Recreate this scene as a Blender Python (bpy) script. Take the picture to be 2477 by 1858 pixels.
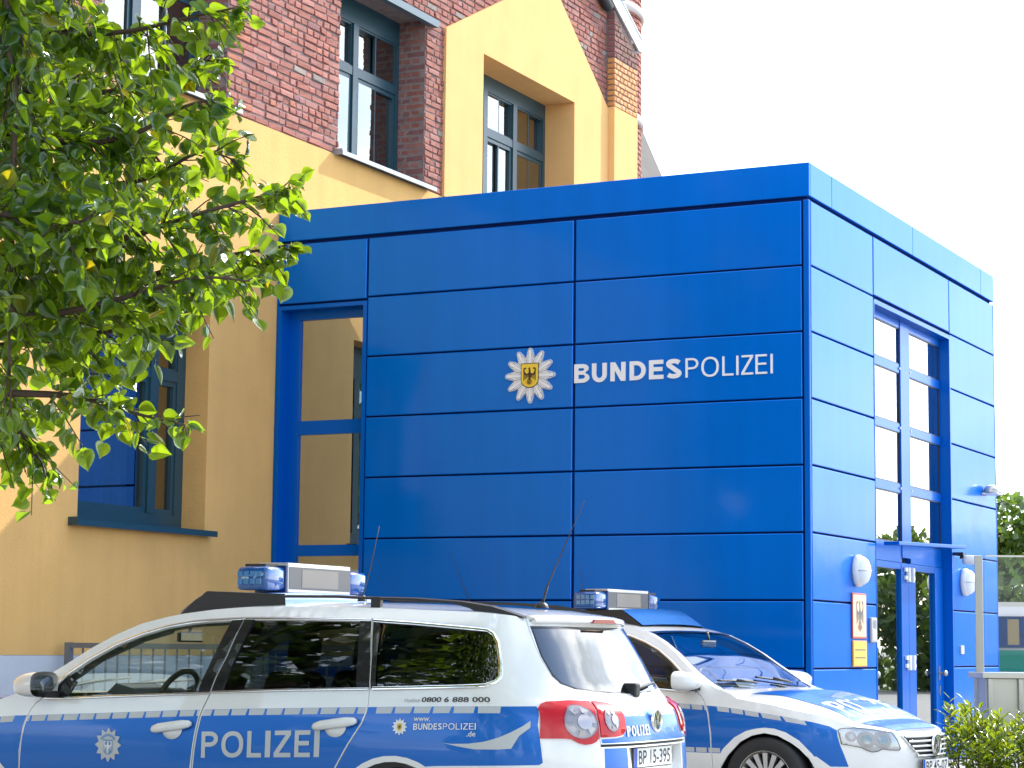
CLOUD_SEED, CLOUD_LO, CLOUD_HI, CLOUD_V = 5.0, 0.44, 0.61, 11.0
SKY_STRENGTH, SUN_STRENGTH, EXPOSURE = 0.15, 2.3, 1.58
import bpy, bmesh, math, random
from math import sin, cos, pi, radians, sqrt, atan2
from mathutils import Vector, Matrix
from mathutils.geometry import delaunay_2d_cdt

for o in list(bpy.data.objects):
    bpy.data.objects.remove(o)
S = bpy.context.scene
COL = S.collection

# ------------------------------------------------------------------ camera
cam_d = bpy.data.cameras.new('camera')
cam = bpy.data.objects.new('camera', cam_d)
COL.objects.link(cam)
CY, CP, CR = 0.467704, 0.121009, 0.010522
cam.location = (6.2326, -18.2324, 1.2667)
_d = Vector((-sin(CY)*cos(CP), cos(CY)*cos(CP), sin(CP)))
_r0 = Vector((cos(CY), sin(CY), 0)); _u0 = _r0.cross(_d)
_r = cos(CR)*_r0 + sin(CR)*_u0; _u = -sin(CR)*_r0 + cos(CR)*_u0
cam.rotation_euler = Matrix((_r, _u, -_d)).transposed().to_euler()
cam_d.sensor_width = 36.0
cam_d.lens = 5214.65/2477*36.0
cam_d.clip_start = 0.1
cam_d.clip_end = 2000
S.camera = cam

# ------------------------------------------------------------------ world, sun
SUN = Vector((1.0, 2.8, 2.37)).normalized()
SUN_EL = math.asin(SUN.z); SUN_AZ = atan2(SUN.x, SUN.y)     # azimuth from +Y towards +X
W = bpy.data.worlds.new('World'); S.world = W; W.use_nodes = True
nt = W.node_tree; N = nt.nodes; Lk = nt.links
bg = N['Background']
sky = N.new('ShaderNodeTexSky'); sky.sky_type = 'NISHITA'; sky.sun_disc = False
sky.sun_elevation = SUN_EL; sky.sun_rotation = SUN_AZ
sky.altitude = 50; sky.air_density = 1.0; sky.dust_density = 0.6; sky.ozone_density = 1.0
tc = N.new('ShaderNodeTexCoord')
sep = N.new('ShaderNodeSeparateXYZ'); Lk.new(tc.outputs['Generated'], sep.inputs[0])
def wmath(op, a, b=None, c=None):
    n = N.new('ShaderNodeMath'); n.operation = op
    for i, v in enumerate((a, b, c)):
        if v is None: continue
        if isinstance(v, (int, float)): n.inputs[i].default_value = v
        else: Lk.new(v, n.inputs[i])
    return n.outputs[0]
# clouds lie on a flat layer: direction / (height + 0.12)
h = wmath('ADD', wmath('MAXIMUM', sep.outputs[2], 0.0), 0.16)
cx = wmath('DIVIDE', sep.outputs[0], h); cy = wmath('DIVIDE', sep.outputs[1], h)
cmb = N.new('ShaderNodeCombineXYZ'); Lk.new(cx, cmb.inputs[0]); Lk.new(cy, cmb.inputs[1]); cmb.inputs[2].default_value = CLOUD_SEED
nz = N.new('ShaderNodeTexNoise'); nz.inputs['Scale'].default_value = 0.9; nz.inputs['Detail'].default_value = 7; nz.inputs['Roughness'].default_value = 0.58
Lk.new(cmb.outputs[0], nz.inputs['Vector'])
rmp = N.new('ShaderNodeValToRGB'); rmp.color_ramp.elements[0].position = CLOUD_LO; rmp.color_ramp.elements[1].position = CLOUD_HI
Lk.new(nz.outputs['Fac'], rmp.inputs[0])
cm2 = N.new('ShaderNodeCombineXYZ'); Lk.new(cx, cm2.inputs[0]); Lk.new(cy, cm2.inputs[1]); cm2.inputs[2].default_value = 31.0
nz2 = N.new('ShaderNodeTexNoise'); nz2.inputs['Scale'].default_value = 2.6; nz2.inputs['Detail'].default_value = 5
Lk.new(cm2.outputs[0], nz2.inputs['Vector'])
crm = N.new('ShaderNodeValToRGB')
crm.color_ramp.elements[0].position = 0.38; crm.color_ramp.elements[0].color = (CLOUD_V*0.48, CLOUD_V*0.52, CLOUD_V*0.58, 1)
crm.color_ramp.elements[1].position = 0.60; crm.color_ramp.elements[1].color = (CLOUD_V, CLOUD_V, CLOUD_V*1.01, 1)
Lk.new(nz2.outputs['Fac'], crm.inputs[0])
mix = N.new('ShaderNodeMixRGB'); Lk.new(rmp.outputs[0], mix.inputs[0]); Lk.new(sky.outputs[0], mix.inputs[1]); Lk.new(crm.outputs[0], mix.inputs[2])
Lk.new(mix.outputs[0], bg.inputs[0]); bg.inputs[1].default_value = SKY_STRENGTH

sl = bpy.data.lights.new('sun', 'SUN'); sl.energy = SUN_STRENGTH; sl.angle = radians(0.53); sl.color = (1.0, 0.95, 0.87)
so = bpy.data.objects.new('sun', sl); COL.objects.link(so); so.location = (20, 40, 40)
so.rotation_euler = SUN.to_track_quat('Z', 'Y').to_euler()

vs = S.view_settings; S.display_settings.display_device = 'sRGB'
vs.view_transform = 'Standard'; vs.look = 'None'; vs.exposure = EXPOSURE; vs.gamma = 1.0; vs.use_curve_mapping = False
S.cycles.max_bounces = 8; S.cycles.transparent_max_bounces = 16; S.cycles.glossy_bounces = 4
S.cycles.caustics_reflective = False; S.cycles.caustics_refractive = False

# ------------------------------------------------------------------ materials
MATS = {}
def srgb(r, g, b):
    f = lambda c: (c/255/12.92) if c/255 <= 0.04045 else ((c/255+0.055)/1.055)**2.4
    return (f(r), f(g), f(b))
def mat(name, col, rough=0.6, metal=0.0, coat=0.0, spec=0.5, var=0.0, vscale=8.0, bump=0.0, bscale=60.0, trans=0.0, emit=None, coat_rough=0.03, ior=1.5, rvar=0.0, col2=None, stretch=None, per_obj=0.0, streak=0.0):
    if name in MATS: return MATS[name]
    m = bpy.data.materials.new(name); m.use_nodes = True
    t = m.node_tree; n = t.nodes; l = t.links; p = n['Principled BSDF']
    p.inputs['Base Color'].default_value = (*col, 1); p.inputs['Roughness'].default_value = rough
    p.inputs['Metallic'].default_value = metal; p.inputs['Coat Weight'].default_value = coat; p.inputs['Coat Roughness'].default_value = coat_rough
    p.inputs['Specular IOR Level'].default_value = spec; p.inputs['IOR'].default_value = ior
    p.inputs['Transmission Weight'].default_value = trans
    vec = None
    if var or bump or rvar or col2:
        g = n.new('ShaderNodeNewGeometry'); vec = g.outputs['Position']
        if stretch:
            mp = n.new('ShaderNodeMapping'); mp.inputs['Scale'].default_value = stretch; l.new(vec, mp.inputs[0]); vec = mp.outputs[0]
    if var or col2:
        a = n.new('ShaderNodeTexNoise'); a.inputs['Scale'].default_value = vscale; a.inputs['Detail'].default_value = 6; a.inputs['Roughness'].default_value = 0.62
        l.new(vec, a.inputs['Vector'])
        r = n.new('ShaderNodeValToRGB'); r.color_ramp.elements[0].position = 0.3; r.color_ramp.elements[1].position = 0.7
        c2 = col2 if col2 else tuple(c*(1+var) for c in col)
        c1 = col if col2 else tuple(c*(1-var) for c in col)
        r.color_ramp.elements[0].color = (*c1, 1); r.color_ramp.elements[1].color = (*c2, 1)
        l.new(a.outputs['Fac'], r.inputs[0]); out = r.outputs[0]
        if per_obj:
            oi = n.new('ShaderNodeObjectInfo'); hs = n.new('ShaderNodeHueSaturation')
            mr = n.new('ShaderNodeMapRange'); mr.inputs[3].default_value = 1-per_obj; mr.inputs[4].default_value = 1+per_obj
            l.new(oi.outputs['Random'], mr.inputs[0]); l.new(mr.outputs[0], hs.inputs['Value']); l.new(out, hs.inputs['Color']); out = hs.outputs[0]
        if streak:
            mp2 = n.new('ShaderNodeMapping'); mp2.inputs['Scale'].default_value = (5, 5, 0.3); l.new(vec, mp2.inputs[0])
            s2 = n.new('ShaderNodeTexNoise'); s2.inputs['Scale'].default_value = 1.0; s2.inputs['Detail'].default_value = 7; l.new(mp2.outputs[0], s2.inputs['Vector'])
            mr2 = n.new('ShaderNodeMapRange'); mr2.inputs[1].default_value = 0.35; mr2.inputs[2].default_value = 0.65; mr2.inputs[3].default_value = 1-streak; mr2.inputs[4].default_value = 1+streak*0.3
            l.new(s2.outputs['Fac'], mr2.inputs[0]); h2 = n.new('ShaderNodeHueSaturation'); l.new(mr2.outputs[0], h2.inputs['Value']); l.new(out, h2.inputs['Color']); out = h2.outputs[0]
        l.new(out, p.inputs['Base Color'])
    if rvar:
        a = n.new('ShaderNodeTexNoise'); a.inputs['Scale'].default_value = vscale*1.7; a.inputs['Detail'].default_value = 4
        l.new(vec, a.inputs['Vector'])
        mr = n.new('ShaderNodeMapRange'); mr.inputs[1].default_value = 0.3; mr.inputs[2].default_value = 0.7
        mr.inputs[3].default_value = max(0.02, rough-rvar); mr.inputs[4].default_value = rough+rvar
        l.new(a.outputs['Fac'], mr.inputs[0]); l.new(mr.outputs[0], p.inputs['Roughness'])
    if bump:
        b = n.new('ShaderNodeTexNoise'); b.inputs['Scale'].default_value = bscale; b.inputs['Detail'].default_value = 5
        l.new(vec, b.inputs['Vector'])
        bm = n.new('ShaderNodeBump'); bm.inputs['Strength'].default_value = min(1.0, bump); bm.inputs['Distance'].default_value = 0.01
        l.new(b.outputs['Fac'], bm.inputs['Height']); l.new(bm.outputs[0], p.inputs['Normal'])
        if coat: l.new(bm.outputs[0], p.inputs['Coat Normal'])
    if emit:
        p.inputs['Emission Color'].default_value = (*emit[0], 1); p.inputs['Emission Strength'].default_value = emit[1]
    MATS[name] = m; return m
def glassmat(name, tint=(0.8, 0.85, 0.85), ior=1.5, base=0.0, rough=0.0):
    """thin pane: see-through with tint + mirror reflection by angle"""
    if name in MATS: return MATS[name]
    m = bpy.data.materials.new(name); m.use_nodes = True
    t = m.node_tree; n = t.nodes; l = t.links; n.remove(n['Principled BSDF'])
    tr = n.new('ShaderNodeBsdfTransparent'); tr.inputs[0].default_value = (*tint, 1)
    gl = n.new('ShaderNodeBsdfGlossy'); gl.inputs['Roughness'].default_value = rough; gl.inputs[0].default_value = (0.97, 1, 0.99, 1)
    fr = n.new('ShaderNodeFresnel'); fr.inputs[0].default_value = ior
    ge = n.new('ShaderNodeNewGeometry')
    # same reflectance from both sides of the thin pane
    nm = n.new('ShaderNodeVectorMath'); nm.operation = 'SCALE'
    mt = n.new('ShaderNodeMath'); mt.operation = 'MULTIPLY_ADD'; l.new(ge.outputs['Backfacing'], mt.inputs[0]); mt.inputs[1].default_value = 0.0; mt.inputs[2].default_value = 1.0
    fi = n.new('ShaderNodeMath'); fi.operation = 'DIVIDE'; fi.inputs[0].default_value = 1.0; fi.inputs[1].default_value = ior
    im = n.new('ShaderNodeMix'); im.data_type = 'FLOAT'; l.new(ge.outputs['Backfacing'], im.inputs[0]); im.inputs[2].default_value = ior; im.inputs[3].default_value = 1.0/ior
    l.new(im.outputs[0], fr.inputs[0])
    ad = n.new('ShaderNodeMath'); ad.operation = 'ADD'; ad.use_clamp = True; l.new(fr.outputs[0], ad.inputs[0]); ad.inputs[1].default_value = base
    mx = n.new('ShaderNodeMixShader'); l.new(ad.outputs[0], mx.inputs[0]); l.new(tr.outputs[0], mx.inputs[1]); l.new(gl.outputs[0], mx.inputs[2])
    for k in (nm, mt, fi): n.remove(k)
    l.new(mx.outputs[0], n['Material Output'].inputs[0])
    MATS[name] = m; return m

# ------------------------------------------------------------------ object helpers
def tag(o, label, cat, group=None, kind=None):
    if label: o['label'] = label
    if cat: o['category'] = cat
    if group: o['group'] = group
    if kind: o['kind'] = kind
    return o
def empty(name, loc=(0, 0, 0), rz=0.0):
    o = bpy.data.objects.new(name, None); COL.objects.link(o); o.location = loc; o.rotation_euler = (0, 0, rz)
    o.empty_display_size = 0.2
    return o
def link(name, me, parent=None, loc=None):
    o = bpy.data.objects.new(name, me); COL.objects.link(o)
    if parent: o.parent = parent
    if loc: o.location = loc
    return o
class MB:
    def __init__(s): s.v = []; s.f = []; s.m = []; s.s = []
    def add(s, vs, fs, mi=0, smooth=False, M=None):
        b = len(s.v)
        for p in vs:
            if M is not None: p = M @ Vector(p)
            s.v.append(tuple(p))
        for f in fs:
            s.f.append(tuple(b+i for i in f)); s.m.append(mi); s.s.append(smooth)
        return s
    def box(s, x0, x1, y0, y1, z0, z1, mi=0, M=None):
        return s.add([(x0, y0, z0), (x1, y0, z0), (x1, y1, z0), (x0, y1, z0), (x0, y0, z1), (x1, y0, z1), (x1, y1, z1), (x0, y1, z1)],
                     [(3, 2, 1, 0), (4, 5, 6, 7), (0, 1, 5, 4), (1, 2, 6, 5), (2, 3, 7, 6), (3, 0, 4, 7)], mi, False, M)
    def bbox(s, x0, x1, y0, y1, z0, z1, b=0.01, mi=0, M=None):
        """box with chamfered edges"""
        bm = bmesh.new(); bmesh.ops.create_cube(bm, size=1)
        for v in bm.verts: v.co = Vector(((x0+x1)/2+v.co.x*(x1-x0), (y0+y1)/2+v.co.y*(y1-y0), (z0+z1)/2+v.co.z*(z1-z0)))
        bmesh.ops.bevel(bm, geom=bm.edges[:], offset=b, segments=2, profile=0.5, affect='EDGES')
        bm.verts.index_update(); s.add([v.co.copy() for v in bm.verts], [[v.index for v in f.verts] for f in bm.faces], mi, b > 0.012, M); bm.free()
        return s
    def prism(s, poly, axis, a, b, mi=0, M=None, smooth=False):
        """extrude a 2-D polygon along axis ('x','y','z') from a to b"""
        n = len(poly); mk = {'x': lambda p, t: (t, p[0], p[1]), 'y': lambda p, t: (p[0], t, p[1]), 'z': lambda p, t: (p[0], p[1], t)}[axis]
        vs = [mk(p, a) for p in poly]+[mk(p, b) for p in poly]
        fs = [tuple(range(n))[::-1], tuple(range(n, 2*n))]+[(i, (i+1) % n, n+(i+1) % n, n+i) for i in range(n)]
        return s.add(vs, fs, mi, smooth, M)
    def tube(s, pts, r, seg=8, mi=0, cap=True, M=None):
        pts = [Vector(p) for p in pts]; rs = r if isinstance(r, (list, tuple)) else [r]*len(pts)
        vs = []; fs = []; up = Vector((0, 0, 1))
        for i, p in enumerate(pts):
            t = (pts[min(i+1, len(pts)-1)]-pts[max(i-1, 0)])
            t = t.normalized() if t.length > 1e-9 else Vector((0, 0, 1))
            a = t.cross(up) if abs(t.dot(up)) < 0.97 else t.cross(Vector((1, 0, 0)))
            a.normalize(); c = a.cross(t)
            for k in range(seg):
                an = 2*pi*k/seg; vs.append(p+(a*cos(an)+c*sin(an))*rs[i])
        for i in range(len(pts)-1):
            for k in range(seg):
                k2 = (k+1) % seg; fs.append((i*seg+k, i*seg+k2, (i+1)*seg+k2, (i+1)*seg+k))
        if cap:
            fs.append(tuple(range(seg))[::-1]); fs.append(tuple(range((len(pts)-1)*seg, len(pts)*seg)))
        return s.add(vs, fs, mi, True, M)
    def lathe(s, prof, seg=24, axis='z', mi=0, M=None, smooth=True):
        vs = []; fs = []
        for (r, z) in prof:
            for k in range(seg):
                a = 2*pi*k/seg; c = (r*cos(a), r*sin(a), z)
                vs.append(c if axis == 'z' else ((c[2], c[0], c[1]) if axis == 'x' else (c[0], c[2], c[1])))
        for i in range(len(prof)-1):
            for k in range(seg):
                k2 = (k+1) % seg; fs.append((i*seg+k, i*seg+k2, (i+1)*seg+k2, (i+1)*seg+k))
        return s.add(vs, fs, mi, smooth, M)
    def mesh(s, name, mats):
        me = bpy.data.meshes.new(name); me.from_pydata(s.v, [], s.f)
        for m in (mats if isinstance(mats, (list, tuple)) else [mats]): me.materials.append(m)
        me.polygons.foreach_set('material_index', s.m); me.polygons.foreach_set('use_smooth', s.s)
        bm = bmesh.new(); bm.from_mesh(me); bmesh.ops.recalc_face_normals(bm, faces=bm.faces); bm.to_mesh(me); bm.free()
        me.update(); return me
    def build(s, name, mats, parent=None, kind=None):
        o = link(name, s.mesh(name, mats), parent)
        if kind: o['kind'] = kind
        return o
def pip(p, poly):
    x, y = p; c = False; n = len(poly); j = n-1
    for i in range(n):
        xi, yi = poly[i]; xj, yj = poly[j]
        if (yi > y) != (yj > y) and x < (xj-xi)*(y-yi)/(yj-yi)+xi: c = not c
        j = i
    return c
def area2(poly): return sum(poly[i-1][0]*poly[i][1]-poly[i][0]*poly[i-1][1] for i in range(len(poly)))/2
def inset(poly, d):
    """offset a polygon inwards by d"""
    P = poly if area2(poly) > 0 else poly[::-1]; n = len(P); out = []
    for i in range(n):
        a, b, c = Vector(P[i-1]), Vector(P[i]), Vector(P[(i+1) % n])
        e1 = (b-a); e2 = (c-b)
        if e1.length < 1e-9 or e2.length < 1e-9: continue
        e1.normalize(); e2.normalize()
        n1 = Vector((-e1.y, e1.x)); n2 = Vector((-e2.y, e2.x)); m = n1+n2
        if m.length < 1e-6: m = n1
        m.normalize(); k = max(0.35, m.dot(n1)); q = b+m*(d/k); out.append((q.x, q.y))
    return out
def tess(outer, holes=(), extra=(), step=None, stepy=None):
    """2-D triangulation of outer minus holes; extra = loops whose edges must appear; step = inner grid"""
    vs = []; es = []
    def loop(P):
        b = len(vs); n = len(P)
        for p in P: vs.append(Vector(p[:2]))
        for i in range(n): es.append((b+i, b+(i+1) % n))
    loop(outer)
    for hh in holes: loop(hh)
    for e in extra: loop(e)
    if step:
        sy = stepy or step
        x0 = min(p[0] for p in outer); x1 = max(p[0] for p in outer); y0 = min(p[1] for p in outer); y1 = max(p[1] for p in outer)
        nx = int((x1-x0)/step)+1; ny = int((y1-y0)/sy)+1
        for i in range(1, nx+1):
            for j in range(1, ny+1):
                q = (x0+(i-0.5)*step+0.0007*((j*7) % 3), y0+(j-0.5)*sy+0.0007*((i*5) % 3))
                if pip(q, outer) and not any(pip(q, hh) for hh in holes): vs.append(Vector(q))
    V, Eo, F, a, b, c = delaunay_2d_cdt(vs, es, [], 0, 1e-5)
    T = []
    for f in F:
        ce = (sum(V[i][0] for i in f)/len(f), sum(V[i][1] for i in f)/len(f))
        if pip(ce, outer) and not any(pip(ce, hh) for hh in holes): T.append((tuple(f), ce))
    used = sorted({i for t, c in T for i in t}); mp_ = {i: k for k, i in enumerate(used)}
    return [V[i] for i in used], [(tuple(mp_[i] for i in t), c) for t, c in T]
def dense(poly, d):
    out = []
    n = len(poly)
    for i in range(n):
        a = poly[i]; b = poly[(i+1) % n]; L = sqrt((b[0]-a[0])**2+(b[1]-a[1])**2); k = max(1, int(L/d+0.5))
        for j in range(k): out.append((a[0]+(b[0]-a[0])*j/k, a[1]+(b[1]-a[1])*j/k))
    return out
def slab(outer, holes, x_front, depth, axis='x', sign=1, name='wall', mats=None, parent=None, rev_mat=0, hole_depth=None):
    """flat wall with openings: front sheet at x_front, returns of every edge going back by depth (hole_depth for openings)"""
    V, T = tess(outer, holes)
    g = {'x': lambda p, d: (x_front-sign*d, p[0], p[1]), 'y': lambda p, d: (p[0], x_front-sign*d, p[1])}[axis]
    mb = MB(); mb.add([g(v, 0) for v in V], [t for t, c in T])
    for k, L in enumerate([outer]+list(holes)):
        dd = depth if k == 0 else (hole_depth or depth)
        n = len(L)
        mb.add([g(p, 0) for p in L]+[g(p, dd) for p in L], [(i, (i+1) % n, n+(i+1) % n, n+i) for i in range(n)], rev_mat if k else 0)
    me = bpy.data.meshes.new(name); me.from_pydata(mb.v, [], mb.f)
    for m in (mats if isinstance(mats, (list, tuple)) else [mats]): me.materials.append(m)
    me.polygons.foreach_set('material_index', mb.m); me.update()
    bm = bmesh.new(); bm.from_mesh(me); bmesh.ops.remove_doubles(bm, verts=bm.verts, dist=1e-5); bmesh.ops.recalc_face_normals(bm, faces=bm.faces); bm.to_mesh(me); bm.free()
    return link(name, me, parent)
def text_mesh(txt, bold=0.0, spacing=1.0):
    """flat outline letters as (verts2d, faces), height of capitals scaled to 1, start at x=0"""
    cu = bpy.data.curves.new('t', 'FONT'); cu.body = txt; cu.size = 1.0; cu.offset = bold; cu.space_character = spacing; cu.resolution_u = 5
    o = bpy.data.objects.new('t', cu); COL.objects.link(o)
    dg = bpy.context.evaluated_depsgraph_get(); me = o.evaluated_get(dg).to_mesh()
    vs = [(v.co.x, v.co.y) for v in me.vertices]; fs = [tuple(p.vertices) for p in me.polygons]
    o.evaluated_get(dg).to_mesh_clear(); bpy.data.objects.remove(o); bpy.data.curves.remove(cu)
    return vs, fs
def letters(txt, x0, x1, z0, z1, bold=0.0, spacing=1.0):
    """text outline fitted exactly into the rectangle x0..x1, z0..z1 (by its ink)"""
    vs, fs = text_mesh(txt, bold, spacing)
    ax = min(v[0] for v in vs); bx = max(v[0] for v in vs); ay = min(v[1] for v in vs); by = max(v[1] for v in vs)
    return [(x0+(v[0]-ax)/(bx-ax)*(x1-x0), z0+(v[1]-ay)/(by-ay)*(z1-z0)) for v in vs], fs
def arc(cx, cy, rx, ry, a0, a1, n=14):
    return [(cx+rx*cos(radians(a0+(a1-a0)*k/n)), cy+ry*sin(radians(a0+(a1-a0)*k/n))) for k in range(n+1)]
def glyph(ch, a, w):
    """grotesque capital as outline + holes in the box 0..a x 0..1, stroke w"""
    h = w*0.88; H_ = []
    if ch == 'I': O = [(0, 0), (a, 0), (a, 1), (0, 1)]
    elif ch == 'L': O = [(0, 0), (a, 0), (a, h), (w, h), (w, 1), (0, 1)]
    elif ch == 'E': O = [(0, 0), (a, 0), (a, h), (w, h), (w, .52-h/2), (a*.93, .52-h/2), (a*.93, .52+h/2), (w, .52+h/2), (w, 1-h), (a*.98, 1-h), (a*.98, 1), (0, 1)]
    elif ch == 'Z': d = w*1.25; O = [(0, 0), (a, 0), (a, h), (d, h), (a, 1-h), (a, 1), (a*.03, 1), (a*.03, 1-h), (a-d, 1-h), (0, h)]
    elif ch == 'N': O = [(0, 0), (w, 0), (w, 1-w*1.75), (a-w*1.08, 0), (a, 0), (a, 1), (a-w, 1), (a-w, w*1.75), (w*1.08, 1), (0, 1)]
    elif ch == 'O':
        def se(cx, cy, rx, ry, n=2.25, m=40): return [(cx+rx*(abs(cos(t))**(2/n))*(1 if cos(t) > 0 else -1), cy+ry*(abs(sin(t))**(2/n))*(1 if sin(t) > 0 else -1)) for t in [2*pi*(k+.5)/m for k in range(m)]]
        O = se(a/2, .5, a/2, .5); H_ = [se(a/2, .5, a/2-w, .5-h)]
    elif ch == 'D':
        b = a*.42
        O = [(0, 0), (b, 0)]+arc(b, .5, a-b, .5, -90, 90, 18)[1:-1]+[(b, 1), (0, 1)]; H_ = [[(w, h), (b, h)]+arc(b, .5, a-b-w, .5-h, -90, 90, 18)[1:-1]+[(b, 1-h), (w, 1-h)]]
    elif ch == 'U':
        r_ = min(.42, a*.5); O = [(0, 1), (0, r_)]+arc(a/2, r_, a/2, r_, 180, 360, 18)[1:]+[(a, 1), (a-w, 1)]+[(a-w, r_)]+arc(a/2, r_, a/2-w, r_-h, 360, 180, 18)[1:]+[(w, 1)]
    elif ch == 'P':
        b = a*.52; z = .42; O = [(0, 0), (w, 0), (w, z), (b, z)]+arc(b, (1+z)/2, a-b, (1-z)/2, -90, 90)[1:-1]+[(b, 1), (0, 1)]
        H_ = [[(w, z+h), (b, z+h)]+arc(b, (1+z)/2, a-b-w, (1-z)/2-h, -90, 90)[1:-1]+[(b, 1-h), (w, 1-h)]]
    elif ch == 'B':
        b = a*.52; c = .53
        O = [(0, 0), (b, 0)]+arc(b, (c-.0)/2, a-b, c/2, -90, 62)[1:]+arc(b, (1+c)/2, a*.95-b, (1-c)/2, -58, 90)[:-1]+[(b, 1), (0, 1)]
        H_ = [[(w, h), (b, h)]+arc(b, (c+h*.0)/2, a-b-w, c/2-h, -90, 90)[1:-1]+[(b, c-h), (w, c-h)] if False else [(w, h), (b, h)]+arc(b, (h+c-h*.45)/2, a-b-w, (c-h*.45-h)/2, -90, 90)[1:-1]+[(b, c-h*.45), (w, c-h*.45)],
              [(w, c+h*.5), (b, c+h*.5)]+arc(b, (c+h*.5+1-h)/2, a*.95-b-w, (1-h-c-h*.5)/2, -90, 90)[1:-1]+[(b, 1-h), (w, 1-h)]]
    else:   # S: one band along its spine
        k = w/2; P = arc(a/2, .745, a/2-k*1.05, .255-k*.88, 18, 180, 12)+arc(a/2+.0, .745, a/2-k*1.05, .255-k*.88, 180, 245, 4)[1:]
        Q_ = arc(a/2, .255, a/2-k, .255-k*.88, 65, 0, 5)+arc(a/2, .255, a/2-k, .255-k*.88, 0, -162, 12)[1:]
        C = [Vector(p_) for p_ in P+[(a*.5, .5)]+Q_]
        # smooth the middle
        for _ in range(3): C = [C[0]]+[(C[i-1]+C[i]*2+C[i+1])/4 for i in range(1, len(C)-1)]+[C[-1]]
        L_ = []; R_ = []
        for i in range(len(C)):
            t = (C[min(i+1, len(C)-1)]-C[max(i-1, 0)]).normalized(); n_ = Vector((-t.y, t.x)); kk = k*(.90+.1*abs(t.y)); L_.append(tuple(C[i]+n_*kk)); R_.append(tuple(C[i]-n_*kk))
        O = L_+R_[::-1]
    return O, H_
def glyph_mesh(ch, x0, x1, z0, z1, w):
    """capital fitted to a rectangle; w = stroke relative to the height"""
    hh = z1-z0; a = abs(x1-x0)/hh; O, H_ = glyph(ch, a, w); V, T = tess(O, H_); s_ = 1 if x1 > x0 else -1
    return [(x0+s_*v[0]*hh, z0+v[1]*hh) for v in V], [t for t, c in T]
def word_mesh(txt, x0, x1, z0, z1, w, widths=None, gap=0.13):
    """word of such capitals; returns one mesh"""
    wd = {'I': w, 'L': .52, 'E': .56, 'Z': .60, 'P': .62, 'O': .80, 'B': .66, 'U': .68, 'N': .70, 'D': .70, 'S': .64}
    tot = sum(wd[c] for c in txt)+gap*(len(txt)-1); k = abs(x1-x0)/tot; s_ = 1 if x1 > x0 else -1
    vs = []; fs = []; x = 0
    for c in txt:
        V, F = glyph_mesh(c, x0+s_*x*k, x0+s_*(x+wd[c])*k, 0, 1, w)
        O_, H_ = glyph(c, wd[c], w) if False else (0, 0)
        hh = z1-z0; a = wd[c]*k/hh; O_, H_ = glyph(c, a, w); V, T = tess(O_, H_)
        b = len(vs); vs += [(x0+s_*(x*k+v[0]*hh), z0+v[1]*hh) for v in V]; fs += [tuple(b+i for i in t) for t, c_ in T]; x += wd[c]+gap
    return vs, fs
# ------------------------------------------------------------------ colours
random.seed(7)
PLASTER = mat('yellow_plaster', (0.80, 0.465, 0.165), 0.9, streak=0.05, var=0.07, vscale=1.3, bump=0.35, bscale=38, spec=0.15)
PLASTER2 = mat('smooth_yellow_plaster', (0.79, 0.465, 0.185), 0.9, streak=0.035, var=0.05, vscale=2.0, bump=0.15, bscale=50, spec=0.15)
PLINTH = mat('pale_blue_grey_plinth', (0.56, 0.58, 0.62), 0.8, var=0.06, vscale=3, bump=0.15, bscale=40)
MORTAR = mat('grey_mortar', (0.27, 0.20, 0.185), 0.95, var=0.25, vscale=9, bump=0.6, bscale=70, spec=0.2)
BRICKS = [mat('brick_red', (0.34, 0.115, 0.085), 0.85, var=0.15, vscale=14, bump=0.5, bscale=90, per_obj=0.16),
          mat('brick_rose', (0.37, 0.15, 0.12), 0.85, var=0.15, vscale=14, bump=0.5, bscale=90, per_obj=0.15),
          mat('brick_orange', (0.40, 0.14, 0.08), 0.85, var=0.18, vscale=14, bump=0.5, bscale=90, per_obj=0.15),
          mat('brick_purple', (0.26, 0.105, 0.10), 0.85, var=0.16, vscale=14, bump=0.5, bscale=90, per_obj=0.15),
          mat('brick_grey', (0.30, 0.24, 0.21), 0.9, var=0.2, vscale=14, bump=0.4, bscale=70, per_obj=0.2)]
BRICK_YEL = mat('brick_yellow', (0.60, 0.27, 0.085), 0.7, var=0.14, vscale=12, bump=0.3, bscale=70, per_obj=0.12)
BRICK_BRN = mat('brick_brown', (0.22, 0.105, 0.075), 0.85, var=0.25, vscale=14, bump=0.5, bscale=90, per_obj=0.25)
TEAL = mat('dark_teal_frame', (0.018, 0.062, 0.085), 0.32, spec=0.5)
ZINC = mat('zinc_sheet', (0.34, 0.40, 0.44), 0.42, metal=0.6, var=0.1, vscale=6)
LIGHTZINC = mat('pale_zinc_sheet', (0.62, 0.66, 0.70), 0.4, metal=0.4, var=0.1, vscale=5)
DARKSTEEL = mat('dark_steel', (0.03, 0.035, 0.04), 0.45)
BLUE = mat('blue_cladding', (0.0, 0.150, 0.66), 0.36, metal=0.40, spec=0.0, coat=0.30, coat_rough=0.10, var=0.03, vscale=0.9, ior=1.55, bump=0.55, bscale=0.9, streak=0.05)
BLUEF = mat('blue_frame_paint', (0.0, 0.112, 0.52), 0.36, metal=0.25, spec=0.05, coat=0.2, coat_rough=0.08)
NAVY = mat('dark_navy_backing', (0.002, 0.018, 0.12), 0.8, spec=0.1)
WINGLASS = glassmat('window_glass', (0.35, 0.40, 0.42), 1.75, 0.17)
DOORGLASS = glassmat('door_glass', (0.45, 0.50, 0.50), 1.8, 0.22)
SUNGLASS = glassmat('solar_glass', (0.22, 0.25, 0.24), 2.0, 0.50)
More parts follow.
